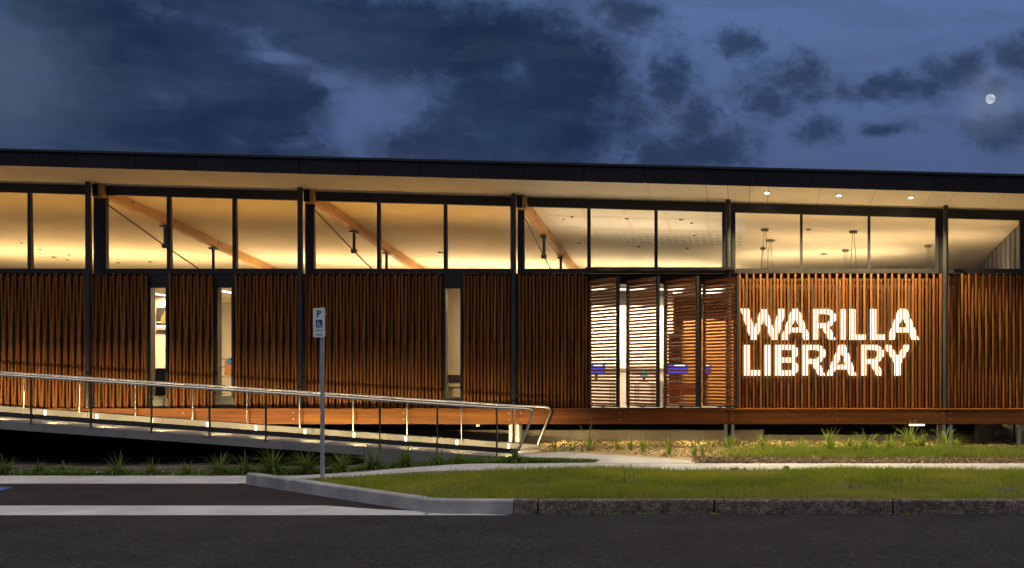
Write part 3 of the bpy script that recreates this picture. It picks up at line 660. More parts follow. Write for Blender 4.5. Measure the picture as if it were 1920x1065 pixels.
# ------------------------------------------------------------------ illuminated sign set between the battens
def zpoly(pts): return [(1370 + x / 5.3333, 560 + y / 5.3333) for x, y in pts]
def rect(a, b, c, d): return [(a, c), (b, c), (b, d), (a, d)]
def glyph_R(x, y0): # 230 wide
    q = lambda pts: [(a + x, b + y0) for a, b in pts]
    return [q(rect(0, 58, 0, 305)), q(rect(58, 170, 0, 48)), q(rect(58, 160, 140, 188)), q([(155, 0), (190, 8), (233, 55), (233, 112), (190, 168), (150, 188), (150, 140), (172, 112), (172, 62), (150, 48)]),
            q([(95, 180), (172, 172), (234, 305), (168, 305)])]
GL = [('W', [[(98, 100), (182, 100), (258, 410), (200, 410)], [(200, 410), (258, 410), (362, 108), (300, 108)], [(300, 108), (362, 108), (465, 410), (405, 410)], [(405, 410), (465, 410), (556, 102), (480, 102)]]),
      ('A', [[(500, 410), (568, 410), (676, 102), (612, 102)], [(612, 102), (680, 102), (802, 410), (735, 410)], [(575, 290), (730, 290), (742, 335), (560, 335)]]),
      ('R', glyph_R(816, 104)), ('I', [rect(1090, 1147, 104, 410)]),
      ('L', [rect(1190, 1249, 104, 410), rect(1240, 1352, 360, 410)]), ('L', [rect(1398, 1456, 104, 410), rect(1450, 1556, 360, 410)]),
      ('A', [[(1565, 410), (1635, 410), (1748, 102), (1682, 102)], [(1690, 102), (1762, 102), (1884, 410), (1815, 410)], [(1650, 290), (1790, 290), (1805, 335), (1635, 335)]]),
      ('L', [rect(132, 190, 463, 768), rect(180, 293, 715, 768)]), ('I', [rect(336, 395, 463, 768)]),
      ('B', [rect(440, 499, 463, 768), rect(490, 640, 463, 511), rect(490, 640, 590, 638), rect(490, 640, 718, 768), [(600, 463), (640, 468), (670, 503), (670, 560), (645, 608), (600, 612), (612, 560), (612, 510)],
             [(600, 622), (645, 620), (673, 665), (673, 715), (645, 762), (600, 768), (614, 715), (614, 665)]]),
      ('R', glyph_R(713, 463)),
      ('A', [[(960, 768), (1022, 768), (1148, 463), (1085, 463)], [(1085, 463), (1148, 463), (1258, 768), (1190, 768)], rect(1045, 1200, 662, 706)]),
      ('R', glyph_R(1296, 463)),
      ('Y', [[(1532, 463), (1597, 463), (1697, 612), (1640, 645)], [(1738, 463), (1803, 463), (1697, 655), (1640, 622)], rect(1640, 1698, 590, 768)])]
def spans(polys, u):
    iv = []
    for pl in polys:
        ys = []
        for (x0, y0), (x1, y1) in zip(pl, pl[1:] + pl[:1]):
            if (x0 <= u < x1) or (x1 <= u < x0): ys.append(y0 + (u - x0) / (x1 - x0) * (y1 - y0))
        ys.sort(); iv += list(zip(ys[::2], ys[1::2]))
    iv.sort(); out = []
    for a, b in iv:
        if out and a <= out[-1][1] + .3: out[-1] = (out[-1][0], max(out[-1][1], b))
        else: out.append((a, b))
    return out
DS = 19.828
SIGN = empty('illuminated_sign', (X(1555, DS), DS, H(640, DS)), 'bright white lit lettering WARILLA LIBRARY made of vertical strips between timber battens', 'sign')
sx0, sx1 = X(1384, YB), X(1766, YB); sn = max(1, int(round((sx1 - sx0) / P_))); sp = (sx1 - sx0) / sn
for gi, (ch, polys) in enumerate(GL):
    polys = [zpoly(p) for p in polys]
    umin = min(x for p in polys for x, _ in p); umax = max(x for p in polys for x, _ in p); vmin = min(y for p in polys for _, y in p)
    let = bpy.data.objects.new('letter', None); link(let, SIGN, (X((umin + umax) / 2, DS), DS, H(vmin, DS)))
    let['label'] = f'lit letter {ch} of the sign'
    for k in range(sn + 1):
        xc = sx0 + k * sp; hw = .0172; ncol = 5
        cols = []
        for j in range(ncol):
            xa_ = xc - hw + 2 * hw * j / ncol; xb_ = xa_ + 2 * hw / ncol
            for (a, b) in spans(polys, U0 + (xa_ + xb_) / 2 * F / DS):
                if b - a > 1.2: cols.append((j, xa_, xb_, H(b, DS), H(a, DS)))
        if not cols: continue
        # group into connected strips
        groups = []
        for c in cols:
            for g_ in groups:
                if any(abs(c[0] - q[0]) <= 1 and c[3] < q[4] and q[3] < c[4] for q in g_): g_.append(c); break
            else: groups.append([c])
        for g_ in groups:
            if sum((c[2] - c[1]) * (c[4] - c[3]) for c in g_) < .0006: continue
            mb = Mb()
            for c in g_: mb.box(c[1], c[2] - .0002, DS, DS + .018, c[3], c[4])
            st_ = mb.make('light_strip', M_LETTER, let); st_.data.materials.append(M_HALO); st_.data.polygons.foreach_set('material_index', [0 if q % 6 == 2 else 1 for q in range(len(st_.data.polygons))])  # side and back faces carry the added halo glow

# ------------------------------------------------------------------ access ramp
DN, DFAR = 18.3, 19.5
def deck_z(x): return min(.95, .805 - .0721 * (x + 12.79))
RX0, RX1 = -21.0, X(985, DN)
RAMP = empty('access_ramp', (-9, 18.6, .2), 'long sloping ramp with steel handrails and small kerb lights', 'ramp')
rxs = [RX0, -14.8] + [-14.8 + (RX1 + 14.8) * k / 8 for k in range(1, 9)]
for a, b in zip(rxs[:-1], rxs[1:]):
    mb = Mb(); g_ = .003; w = a > -7.6
    lo_a, lo_b = (0.02, 0.02) if w else (deck_z(a) - .14, deck_z(b) - .14)
    mb.hexa([(a + g_, DN - .03, lo_a), (b - g_, DN - .03, lo_b), (b - g_, DFAR - .01, lo_b), (a + g_, DFAR - .01, lo_a)], [(a + g_, DN - .03, deck_z(a)), (b - g_, DN - .03, deck_z(b)), (b - g_, DFAR - .01, deck_z(b)), (a + g_, DFAR - .01, deck_z(a))])
    mb.make('deck_slab', M_CONC2, RAMP)
    mb = Mb(); e = .155
    mb.hexa([(a + g_, DFAR, lo_a), (b - g_, DFAR, lo_b), (b - g_, DFAR + .10, lo_b), (a + g_, DFAR + .10, lo_a)], [(a + g_, DFAR, deck_z(a) + e), (b - g_, DFAR, deck_z(b) + e), (b - g_, DFAR + .10, deck_z(b) + e), (a + g_, DFAR + .10, deck_z(a) + e)])
    mb.make('kerb', M_CONC2, RAMP)
kx_end = X(972, DN)
rr = [RX0, -14.8, kx_end]
for a, b in zip(rr[:-1], rr[1:]):
    Mb().hexa([(a, DN - .005, deck_z(a) + .07), (b, DN - .005, deck_z(b) + .07), (b, DN + .007, deck_z(b) + .07), (a, DN + .007, deck_z(a) + .07)],
              [(a, DN - .005, deck_z(a) + .152), (b, DN - .005, deck_z(b) + .152), (b, DN + .007, deck_z(b) + .152), (a, DN + .007, deck_z(a) + .152)]).make('kerb_rail', M_COL, RAMP)
def rail_near(u): return 703 + .0655 * u
def rail_far(u): return 698.3 + .0645 * u
def bend(p0, p1, p2, r, n=6):
    p0, p1, p2 = Vector(p0), Vector(p1), Vector(p2); a = (p0 - p1).normalized(); b = (p2 - p1).normalized(); s = p1 + a * r; e = p1 + b * r
    return [((1 - t) ** 2) * s + 2 * t * (1 - t) * p1 + t * t * e for t in [k / n for k in range(n + 1)]]
def P3(u, v, D): return Vector((X(u, D), D, H(v, D)))
# near rail
hn = bpy.data.objects.new('handrail', None); link(hn, RAMP, P3(500, 735, DN))
a0 = P3(-170, rail_near(-170), DN); a00 = Vector((RX0, DN, a0.z)); k1 = P3(930, 764.6, DN); k2 = P3(1003, 767.5, DN); k3 = P3(972, 842, DN)
Mb().tube([a00, a0, k1] + bend(k1, k2, k3, .16) + [k3 + Vector((0, 0, -.03))], .0225, 12).make('rail', M_STEEL, hn, smooth=True)
for u in [-430, -320, -210, -160, -52, 58.7, 170.7, 284.2, 393.2, 498.7, 606, 712.5, 820, 931.7]:
    x_ = X(u, DN - .02); zt = CH + (V0 - (rail_near(max(u, -170)) if u < 930 else 764.6)) * DN / F
    box('post', x_ - .011, x_ + .011, DN - .04, DN - .008, round(deck_z(x_) - .02, 3), round(zt - .02, 3), M_COL, hn)
# far rail
hf = bpy.data.objects.new('handrail', None); link(hf, RAMP, P3(500, 730, DFAR))
a0 = P3(-60, rail_far(-60), DFAR); a00 = Vector((RX0, DFAR + .06, a0.z)); k1 = P3(965, 761.3, DFAR); k2 = P3(1035, 764, DFAR); k3 = P3(1007, 833, DFAR); k4 = P3(1007, 849.5, DFAR)
Mb().tube([a00, a0 + Vector((0, .06, 0)), k1 + Vector((0, .06, 0))] + [q + Vector((0, .06, 0)) for q in bend(k1, k2, k3, .15) + bend(k2, k3, k4, .07) + [k4 + Vector((0, 0, -.01))]], .0225, 12).make('rail', M_STEEL, hf, smooth=True)
for u in [-480, -370, -260, -160, -58, 45, 149, 254, 361, 463, 562, 662, 763, 865, 966]:
    x_ = X(u, DFAR + .06); zt = CH + (V0 - rail_far(max(u, -60))) * DFAR / F
    Mb().tube([(x_, DFAR + .06, deck_z(x_) + .15), (x_, DFAR + .06, zt - .02)], .013, 8).make('post', M_STEEL, hf)
# kerb lights: on the far kerb facing out, on the near kerb rail facing the wall
for i, u in enumerate([-430, -330, -225, -120, -18, 85, 182, 285, 389, 480, 572, 664, 761, 857, 954]):
    x_ = X(u, DFAR); z_ = deck_z(x_) + .085
    if u > 900: z_ = deck_z(x_) + .09
    kl = bpy.data.objects.new('kerb_light', None); link(kl, RAMP, (x_, DFAR, z_))
    Mb().box(x_ - .015, x_ + .015, DFAR - .012, DFAR - .001, z_ - .055, z_ + .045).make('lens', M_KLIGHT, kl)
    parent_keep(area('kerb_lamp', Vector((x_, DFAR - .02, z_)), .05, .06, .5, (1, .70, .36), (math.radians(-72), 0, 0)), kl)
    xn = X(u, DN); zn = deck_z(xn) + .11
    kn = bpy.data.objects.new('kerb_light', None); link(kn, RAMP, (xn, DN, zn))
    Mb().box(xn - .03, xn + .03, DN + .008, DN + .02, zn - .03, zn + .03).make('lens', M_KLIGHT, kn)
    parent_keep(area('kerb_lamp', Vector((xn, DN + .03, zn)), .05, .05, 8.2, (1, .74, .31), (math.radians(89), 0, 0), 95), kn)

# ------------------------------------------------------------------ parking sign
DP = 15.75
PS = empty('parking_sign', (X(604, DP), DP, .10), 'grey post with a white accessible parking plate, standing at the kerb corner', 'parking sign')
pxs = X(604.5, DP)
pole = Mb().tube([(pxs, DP, .03), (pxs, DP, H(577.5, DP) + .0)], .030, 14).make('pole', M_GALV, PS); smooth_angle(pole)
Mb().tube([(pxs, DP, H(577.5, DP)), (pxs, DP, H(576, DP))], .032, 14).make('pole_cap', M_GALV, PS)
ua, ub, va, vb = 587.3, 609.6, 577.5, 632.5; DPL = DP - .045
xa_, xb_, zb_, zt_ = X(ua, DPL), X(ub, DPL), H(vb, DPL), H(va, DPL)
def rrect(x0, x1, z0, z1, r, n=5):
    o = []
    for cx, cz, a0 in ((x1 - r, z1 - r, 0), (x0 + r, z1 - r, 90), (x0 + r, z0 + r, 180), (x1 - r, z0 + r, 270)):
        for k in range(n + 1): a = math.radians(a0 + 90 * k / n); o.append((cx + r * math.cos(a), cz + r * math.sin(a)))
    return o
def flat(name, outline, y0, y1, m, par):
    n = len(outline); vs = [(x, y0, z) for x, z in outline] + [(x, y1, z) for x, z in outline]
    fs = [tuple(reversed(range(n))), tuple(range(n, 2 * n))] + [(i, (i + 1) % n, (i + 1) % n + n, i + n) for i in range(n)]
    fs = [tuple(reversed(f)) for f in fs]
    return mesh(name, vs, fs, m, par)
plate = flat('plate', rrect(xa_, xb_, zb_, zt_, .02), DPL - .003, DPL, M_PLATE, PS); WL[plate.name] = wl(PS)
box('clamp', pxs - .045, pxs + .045, DPL + .001, DP + .035, H(590, DP), H(587, DP), M_GALV, PS); box('clamp', pxs - .045, pxs + .045, DPL + .001, DP + .035, H(624, DP), H(621, DP), M_GALV, PS)
M_GREEN = mat('sign_green', (.005, .06, .035), None, 3, .4); M_BLUE = mat('sign_blue', (.01, .03, .22), None, 3, .4); M_INK = mat('sign_ink', (.05, .06, .07), None, 3, .5)
YL = DPL - .0045
def text_mesh(s, cx, cz, hgt, m, name, par, bold=.0):
    c = bpy.data.curves.new(name, 'FONT'); c.body = s; c.size = 1; c.align_x = 'CENTER'; c.offset = bold; c.resolution_u = 3
    t_ = bpy.data.objects.new('t', c); COL.objects.link(t_); bpy.context.view_layer.update()
    me = bpy.data.meshes.new_from_object(t_.evaluated_get(bpy.context.evaluated_depsgraph_get())); bpy.data.objects.remove(t_)
    zs = [v.co.y for v in me.vertices]; k = hgt / (max(zs) - min(zs)); mid = (max(zs) + min(zs)) / 2; xs_ = [v.co.x for v in me.vertices]; mx = (max(xs_) + min(xs_)) / 2
    base = wl(par)
    for v in me.vertices: v.co = ((v.co.x - mx) * k + cx - base.x, YL - base.y, (v.co.y - mid) * k + cz - base.z)
    me.materials.append(m); o = bpy.data.objects.new(name, me); COL.objects.link(o); o.parent = par; return o
pu = lambda u: X(u, DPL); pv = lambda v: H(v, DPL)
plate_loc = Vector(wl(PS)); 
plate.location = (0, 0, 0)
text_mesh('P', pu(598.3), pv(588), .098, M_GREEN, 'letter', plate, .02)
text_mesh('ONLY', pu(598.6), pv(619.3), .030, M_INK, 'lettering', plate, .01)
flat('symbol_panel', [(pu(592.3), pv(614)), (pu(604.5), pv(614)), (pu(604.5), pv(599.5)), (pu(592.3), pv(599.5))], YL + .0005, YL + .0012, M_BLUE, plate)
sb = Mb(); ys_ = YL - .001
def stroke(pts, w):
    for (a, b) in zip(pts[:-1], pts[1:]):
        a = Vector((pu(a[0]), 0, pv(a[1]))); b = Vector((pu(b[0]), 0, pv(b[1]))); d = (b - a).normalized(); n = Vector((-d.z, 0, d.x)) * w / 2
        sb.add([tuple(q + Vector((0, ys_ + R.uniform(0, .0004), 0))) for q in (a - n, b - n, b + n, a + n)], [(0, 1, 2, 3)])
stroke([(596.2, 603), (596.6, 608.3), (600.5, 608.3), (602.2, 612.3), (603.4, 611.7)], .009); stroke([(596.5, 605.4), (600, 605.4)], .008)
cx_, cz_ = 597.6, 609.2; stroke([(cx_ + 3.1 * math.cos(a), cz_ + 3.1 * math.sin(a)) for a in [math.radians(-150 - 30 * k) for k in range(0, 8)]], .007)
sb.add([(pu(596.1 + 1.0 * math.cos(a)), ys_ - .001, pv(601.6 + 1.0 * math.sin(a))) for a in [k * math.pi / 4 for k in range(8)]], [tuple(range(8))])
sb.make('wheelchair_symbol', M_PLATE, plate)
sb = Mb(); stroke([(594.8, 627.6), (602.6, 627.6)], .009); 
sb.add([(pu(593.2), ys_, pv(627.6)), (pu(595.6), ys_, pv(629.2)), (pu(595.6), ys_, pv(626))], [(0, 1, 2)]); sb.add([(pu(604.2), ys_, pv(627.6)), (pu(601.8), ys_, pv(626)), (pu(601.8), ys_, pv(629.2))], [(0, 1, 2)])
sb.make('double_arrow', M_GREEN, plate)

# ------------------------------------------------------------------ pendants over the open hall, furniture
def pendant(u, v, r, label):
    c = ceil_at(u, v); t_ = empty('pendant_lamp', c, label, 'pendant lamp', 'pendant lamps hung inside the hall beside the sign')
    Mb().tube([c + Vector((0, 0, -.045)), c], r, 16).make('canopy', M_GREYW, t_)
    zz = max(2.6, c.z - 1.6)
    for dx in (-.05, .05): Mb().tube([c + Vector((dx * .3, 0, -.04)), Vector((c.x + dx * 2.2, c.y, zz + .12))], .006, 5).make('cable', M_GREYW, t_)
    Mb().tube([(c.x, c.y, zz), (c.x, c.y, zz + .10), (c.x, c.y, zz + .13)], [.24, .24, .06], 20).make('lamp_shade', M_WALLIN, t_)
for a in ((1434, 429.5, .075, 'pendant lamp with the highest left canopy, behind the first pane right of the steel column'), (1430.5, 464.5, .06, 'pendant lamp lower and just left under the highest left canopy, above the sign'),
          (1444, 449.5, .075, 'pendant lamp with a dark canopy, mid height between two others in the first pane'), (1600, 433.5, .085, 'pendant lamp with the tallest long thin cable in the middle pane above the sign'),
          (1585, 468.5, .07, 'pendant lamp low in the middle pane, left of the tallest cable'), (1740, 460, .075, 'lone pendant lamp at the right edge of the third pane above the sign')): pendant(*a)
M_RED = mat('red_plastic', (.42, .035, .015), (.48, .045, .02), 3, .4); M_WHITE = mat('white_laminate', (.72, .70, .66), (.76, .74, .70), 3, .5)
M_ORANGE = mat('orange_veneer', (.36, .17, .05), (.44, .21, .065), 1.5, .5, stretch=(6, 6, .7)); M_SCREEN = emis('blue_screen', (.12, .11, .95), .75); M_SCREENW = emis('white_screen', (.9, .9, 1), 1.3); M_TEAL = emis('teal_screen', (.08, .55, .35), .8)
# hall floor and walls behind the shutters
box('interior_wall', -4.245, X(1262, 25), 25.0, 25.1, FL, 3.55, M_WALLIN, LB)
box('bulkhead', -4.24, X(1243, 23.5), 23.5, 23.7, H(572, 23.5), H(548, 23.5), M_GREYW, LB)
box('room_ceiling', -4.245, -.3, 20.15, 26.6, 3.42, 3.46, M_GREYW, LB)
oc = empty('timber_cabinet', (X(1320, 24), 24, FL), 'tall orange timber cabinet wall inside, seen through the right shutters', 'cabinet')
for k in range(6):
    a = X(1282 + k * 17, 24); b = X(1282 + (k + 1) * 17, 24) - .008; box('door', a, b, 24.0, 24.03, FL + .08, 2.82, M_ORANGE, oc)
box('carcass', X(1281, 24.1), X(1386, 24.1), 24.032, 24.6, FL, 2.84, M_ORANGE, oc)
bk = empty('bookcase', (X(1265, 23.6), 23.6, FL), 'dark tall bookcase beside the orange timber cabinet inside', 'bookcase')
a, b = X(1254, 23.6), X(1279, 23.6)
box('side_panel', a, a + .03, 23.5, 23.8, FL, 2.5, M_COL, bk); box('side_panel', b - .03, b, 23.5, 23.8, FL, 2.5, M_COL, bk); box('back_panel', a + .032, b - .032, 23.78, 23.8, FL, 2.5, M_GREYW, bk)
for k in range(6): box('shelf', a + .032, b - .032, 23.5, 23.775, FL + .1 + k * .28, FL + .125 + k * .28, M_COL, bk)
def desk(u0, u1, D, zt, label, grp):
    a, b = X(u0, D), X(u1, D); t_ = empty('computer_desk', ((a + b) / 2, D, FL), label, 'desk', grp)
    box('desk_top', a, b, D - .3, D + .3, zt - .03, zt, M_WHITE, t_)
    for xx in (a + .03, b - .06):
        for yy in (D - .28, D + .25): box('leg', xx, xx + .03, yy, yy + .03, FL, zt - .032, M_GALV, t_)
def screen(u0, u1, D, zt, label, m, zc, hh, grp):
    a, b = X(u0, D), X(u1, D); t_ = empty('computer_screen', ((a + b) / 2, D, zt), label, 'computer screen', grp)
    box('display', a, b, D - .01, D - .004, zc - hh / 2, zc + hh / 2, m, t_); box('casing', a - .012, b + .012, D - .003, D + .03, zc - hh / 2 - .012, zc + hh / 2 + .012, M_DARK, t_)
    if m is M_SCREEN: box('window_bar', a + (b - a) * .35, b - (b - a) * .1, D - .0125, D - .0105, zc + hh * .27, zc + hh * .43, M_SCREENW, t_)
    box('stand', (a + b) / 2 - .03, (a + b) / 2 + .03, D + .031, D + .06, zt + .012, zc, M_DARK, t_); box('stand_foot', (a + b) / 2 - .09, (a + b) / 2 + .09, D - .05, D + .1, zt + .001, zt + .0115, M_DARK, t_)
zd = H(713, 22)
desk(1096, 1152, 22, zd, 'white desk holding the blue screen behind the leftmost shutter', 'computer desks in the library'); desk(1236, 1330, 22, zd, 'white desk with a blue screen behind the third shutter', 'computer desks in the library')
desk(1190, 1228, 22.4, H(716, 22.4), 'white desk with a small teal screen behind the second shutter', 'computer desks in the library')
screen(1102, 1133, 22, zd, 'blue computer screen behind the leftmost shutter', M_SCREEN, H(691, 22), .19, 'computer screens in the library'); screen(1252, 1288, 22, zd, 'blue computer screen behind the third shutter', M_SCREEN, H(691, 22), .19, 'computer screens in the library')
screen(1318, 1331, 22.05, zd, 'narrow blue computer screen behind the rightmost shutter', M_SCREEN, H(691, 22), .19, 'computer screens in the library'); screen(1202, 1212, 22.4, H(716, 22.4), 'small teal computer screen behind the second shutter', M_TEAL, H(701, 22.4), .11, 'computer screens in the library')
def chair(u, D, m, label, rz, grp, seat=.20):
    x_ = X(u, D); t_ = empty('chair', (x_, D, FL), label, 'chair', grp)
    box('seat', x_ - .2, x_ + .2, D - .2, D + .2, FL + seat - .03, FL + seat, m, t_)
    Mb().hexa([(x_ - .19, D - .21, FL + seat + .07), (x_ + .19, D - .21, FL + seat + .07), (x_ + .19, D - .18, FL + seat + .07), (x_ - .19, D - .18, FL + seat + .07)], [(x_ - .17, D - .27, FL + seat + .24), (x_ + .17, D - .27, FL + seat + .24), (x_ + .17, D - .24, FL + seat + .24), (x_ - .17, D - .24, FL + seat + .24)]).make('backrest', m, t_)
    for sx in (-.17, .17):
        for sy in (-.17, .17): Mb().tube([(x_ + sx, D + sy, FL + seat - .03), (x_ + sx * 1.15, D + sy * 1.15, FL)], .012, 6).make('leg', M_GALV, t_)
        Mb().tube([(x_ + sx, D - .19, FL + seat - .03), (x_ + sx, D - .22, FL + seat + .1)], .012, 6).make('back_strut', M_GALV, t_)
chair(1262, 21.4, M_RED, 'red chair inside under the third shutter, the left one', 0, 'red chairs in the library'); chair(1293, 21.5, M_RED, 'red chair inside next to the third shutter stile, the right one', 0, 'red chairs in the library')
chair(853, 21.5, mat('grey_plastic', (.36, .34, .31), (.40, .38, .34), 3, .5), 'white chair seen through the lone right slot window', 0, None, .40)
ct = empty('reading_counter', (X(1160, 24), 24, FL), 'long pale counter with grey top along the inner wall behind the shutters', 'counter')
box('counter_top', X(1110, 24.3), X(1250, 24.3), 24.2, 24.7, 1.68, 1.74, M_GREYW, ct); box('counter_front', X(1112, 24.35), X(1248, 24.35), 24.28, 24.65, FL, 1.678, M_WHITE, ct)
# left slot windows: shelf, poster, lamp, dark panel
sh = empty('shelf_rack', (X(416, 21.5), 21.5, FL), 'narrow white shelf rack seen through the second slot window', 'shelf')
a, b = X(406, 21.5), X(422, 21.5)
for xx in (a, b - .015): box('upright', xx, xx + .015, 21.35, 21.365, FL, H(669, 21.5), M_COL, sh)
for vv in (672, 687, 706, 722, 737): box('shelf', a + .017, b - .017, 21.3, 21.55, H(vv, 21.5) - .015, H(vv, 21.5), M_DARK, sh)
for vv in (687, 706, 737): box('box_file', a + .03, b - .04, 21.32, 21.5, H(vv, 21.5) + .001, H(vv, 21.5) + .085, M_WHITE, sh)
po = empty('wall_poster', (X(432, 22.6), 22.6, 1.9), 'orange poster with a blue corner on a stand in the second slot window', 'poster')
box('sheet', X(421, 22.6), X(442, 22.6), 22.6, 22.61, H(704, 22.6), H(672, 22.6), mat('orange_print', (.62, .20, .05), (.62, .34, .10), 9, .6, detail=2), po)
Mb().tube([(X(430, 22.59), 22.597, H(677, 22.59)), (X(430, 22.59), 22.599, H(677, 22.59))], .07, 16).add([], []).make('blue_print', mat('blue_print', (.05, .22, .45), None, 4, .6), po)
box('stand', X(428, 22.6), X(433, 22.6), 22.612, 22.66, FL, H(680, 22.6), M_WHITE, po)
ls = empty('hanging_lamp', (X(312, 22.5), 22.5, 3.37), 'yellow hanging lamp shade at the edge of the first slot window', 'lamp')
Mb().tube([(X(311, 22.5), 22.5, 3.37), (X(311, 22.5), 22.5, H(583, 22.5))], .006, 6).make('cable', M_DARK, ls)
Mb().tube([(X(311, 22.5), 22.5, H(583, 22.5)), (X(311, 22.5), 22.5, H(595, 22.5)), (X(311, 22.5), 22.5, H(606, 22.5))], [.02, .09, .10], 16).make('lamp_shade', emis('yellow_shade', (1, .62, .12), .9), ls)
pw = empty('glass_partition', (X(302, 24), 24, FL), 'dark framed inner window with light lines in the first slot window', 'window')
box('frame', X(293, 24), X(340, 24), 24, 24.05, H(624, 24), H(577, 24), M_COL, pw)
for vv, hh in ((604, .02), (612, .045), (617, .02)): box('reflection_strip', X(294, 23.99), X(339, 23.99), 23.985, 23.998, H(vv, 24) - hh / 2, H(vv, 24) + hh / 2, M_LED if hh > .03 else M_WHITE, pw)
box('inner_wall', X(280, 24.1), X(350, 24.1), 24.06, 24.15, FL, 3.37, M_WALLIN, LB)
cab = empty('low_cabinet', (X(302, 20.8), 20.8, FL), 'low black cabinet just inside the first slot window', 'cabinet')
box('body', X(286, 20.8), X(325, 20.8), 20.6, 21, FL, H(693, 20.8), M_BLACK, cab); box('top', X(285, 20.8), X(326, 20.8), 20.58, 21.02, H(693, 20.8) + .001, H(692, 20.8) + .012, M_COL, cab)
wa = empty('wall_ornament', (X(852, 22.3), 22.3, 3.2), 'black branching ornament high in the lone right slot window', 'ornament')
for (p0, p1) in (((838, 551), (848, 553)), ((848, 553), (856, 550)), ((848, 553), (858, 556)), ((843, 549), (850, 551)), ((852, 555), (861, 559))):
    Mb().tube([P3(*p0, 22.3), P3(*p1, 22.3)], [.022, .010], 6).make('branch', M_BLACK, wa)
Mb().tube([P3(848, 553, 22.3), (P3(848, 553, 22.3).x, 22.3, 3.375)], .008, 6).make('cord', M_BLACK, wa)

# ------------------------------------------------------------------ planting
def strappy(name, u, v, hpx, label, m, grp, seed, n=34, spread=1.0, droop=1.0, wid=.014):
    rg = random.Random(seed); D = None
    # stand it on the bed: base pixel to depth through the bed height
    D = 2000 * (CH - .215) / (v - V0)
    D = max(PY1 + .12, min(20.6, D)); x_ = X(u, D)
    z0 = (bed_z(x_, D) if x_ < X(990, 17) else rb_z(x_, D)) - .02
    bias = rg.uniform(0, 6.28); bk = rg.uniform(0, .5); hgt = hpx * D / F * rg.uniform(.92, 1.12) * (1.0 if u < 990 else 1.15); mb = Mb()
    for k in range(n):
        az_ = rg.uniform(0, 2 * math.pi); lean = rg.uniform(.1, 1.15) * spread * (1 + bk * math.cos(az_ - bias)); ln = hgt * rg.uniform(.45, 1.35); w = wid * rg.uniform(.7, 1.3)
        dx, dy = math.cos(az_), math.sin(az_); px_, py_ = -dy, dx; b0 = Vector((x_ + dx * rg.uniform(0, .04), D + dy * rg.uniform(0, .04), z0)); pts_ = []
        th = lean * .45; pos = b0.copy(); seg = 6
        for s in range(seg + 1):
            pts_.append(pos.copy()); st = ln / seg
            pos = pos + Vector((dx * math.sin(th) * st, dy * math.sin(th) * st, math.cos(th) * st)); th += lean * (.24 + .12 * s / seg) * droop
        vs = []; fs = []
        for s, q in enumerate(pts_):
            ww = w * (1 - (s / seg) ** 2.2) * (.75 + .5 * min(1, s / 2)) + .0008
            vs += [(q.x - px_ * ww, q.y - py_ * ww, q.z), (q.x, q.y, q.z - ww * .45), (q.x + px_ * ww, q.y + py_ * ww, q.z)]
        for s in range(seg): a = s * 3; fs += [(a, a + 1, a + 4, a + 3), (a + 1, a + 2, a + 5, a + 4)]
        mb.add(vs, fs)
    o = mb.make(name, m, None, (x_, D, z0)); tag(o, label, 'plant', grp); return o
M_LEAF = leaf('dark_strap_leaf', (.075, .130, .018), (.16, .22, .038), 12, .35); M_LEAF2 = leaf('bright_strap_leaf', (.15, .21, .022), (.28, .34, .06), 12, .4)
G1 = 'strappy plants along the ramp'; G2 = 'strappy plants in the straw bed'
left = [(10, 868, 36, 'dark strappy plant at the far left end of the ramp bed'), (72, 866, 26, 'small dim strappy plant under the second ramp light from the left'), (122, 864, 24, 'faint low strappy plant deep in the shade below the ramp'),
        (222, 873, 38, 'olive strappy plant with two upright fans below the ramp, brighter than its neighbours'), (286, 869, 32, 'narrow upright strappy plant standing alone in the ramp shade'), (350, 880, 32, 'low round strappy plant left of the first big dark clump'),
        (410, 880, 44, 'first large spreading strappy clump from the left below the ramp'), (460, 880, 38, 'strappy clump touching the right side of the first large spreading clump'), (512, 882, 48, 'strappy clump above the corner where the concrete kerb begins'),
        (573, 882, 46, 'strappy clump just left of the parking sign post'), (641, 879, 42, 'strappy clump just right of the parking sign post'), (700, 877, 46, 'tall dense strappy plant leaning against the ramp wall, left of a matching wider one'),
        (757, 874, 46, 'wide dense strappy plant against the ramp wall, right of a taller one'), (825, 869, 36, 'medium strappy plant below the last but one kerb light'), (862, 868, 28, 'small slim strappy plant close beside a medium one near the ramp foot'), (967, 867, 32, 'dark strappy plant at the foot of the near handrail')]
for i, (u, v, h, lb) in enumerate(left): strappy('strappy_plant', u, v, h, lb, M_LEAF, G1, 100 + i, n=150 if h > 40 else 90, spread=1.2, droop=1.6, wid=.0068)
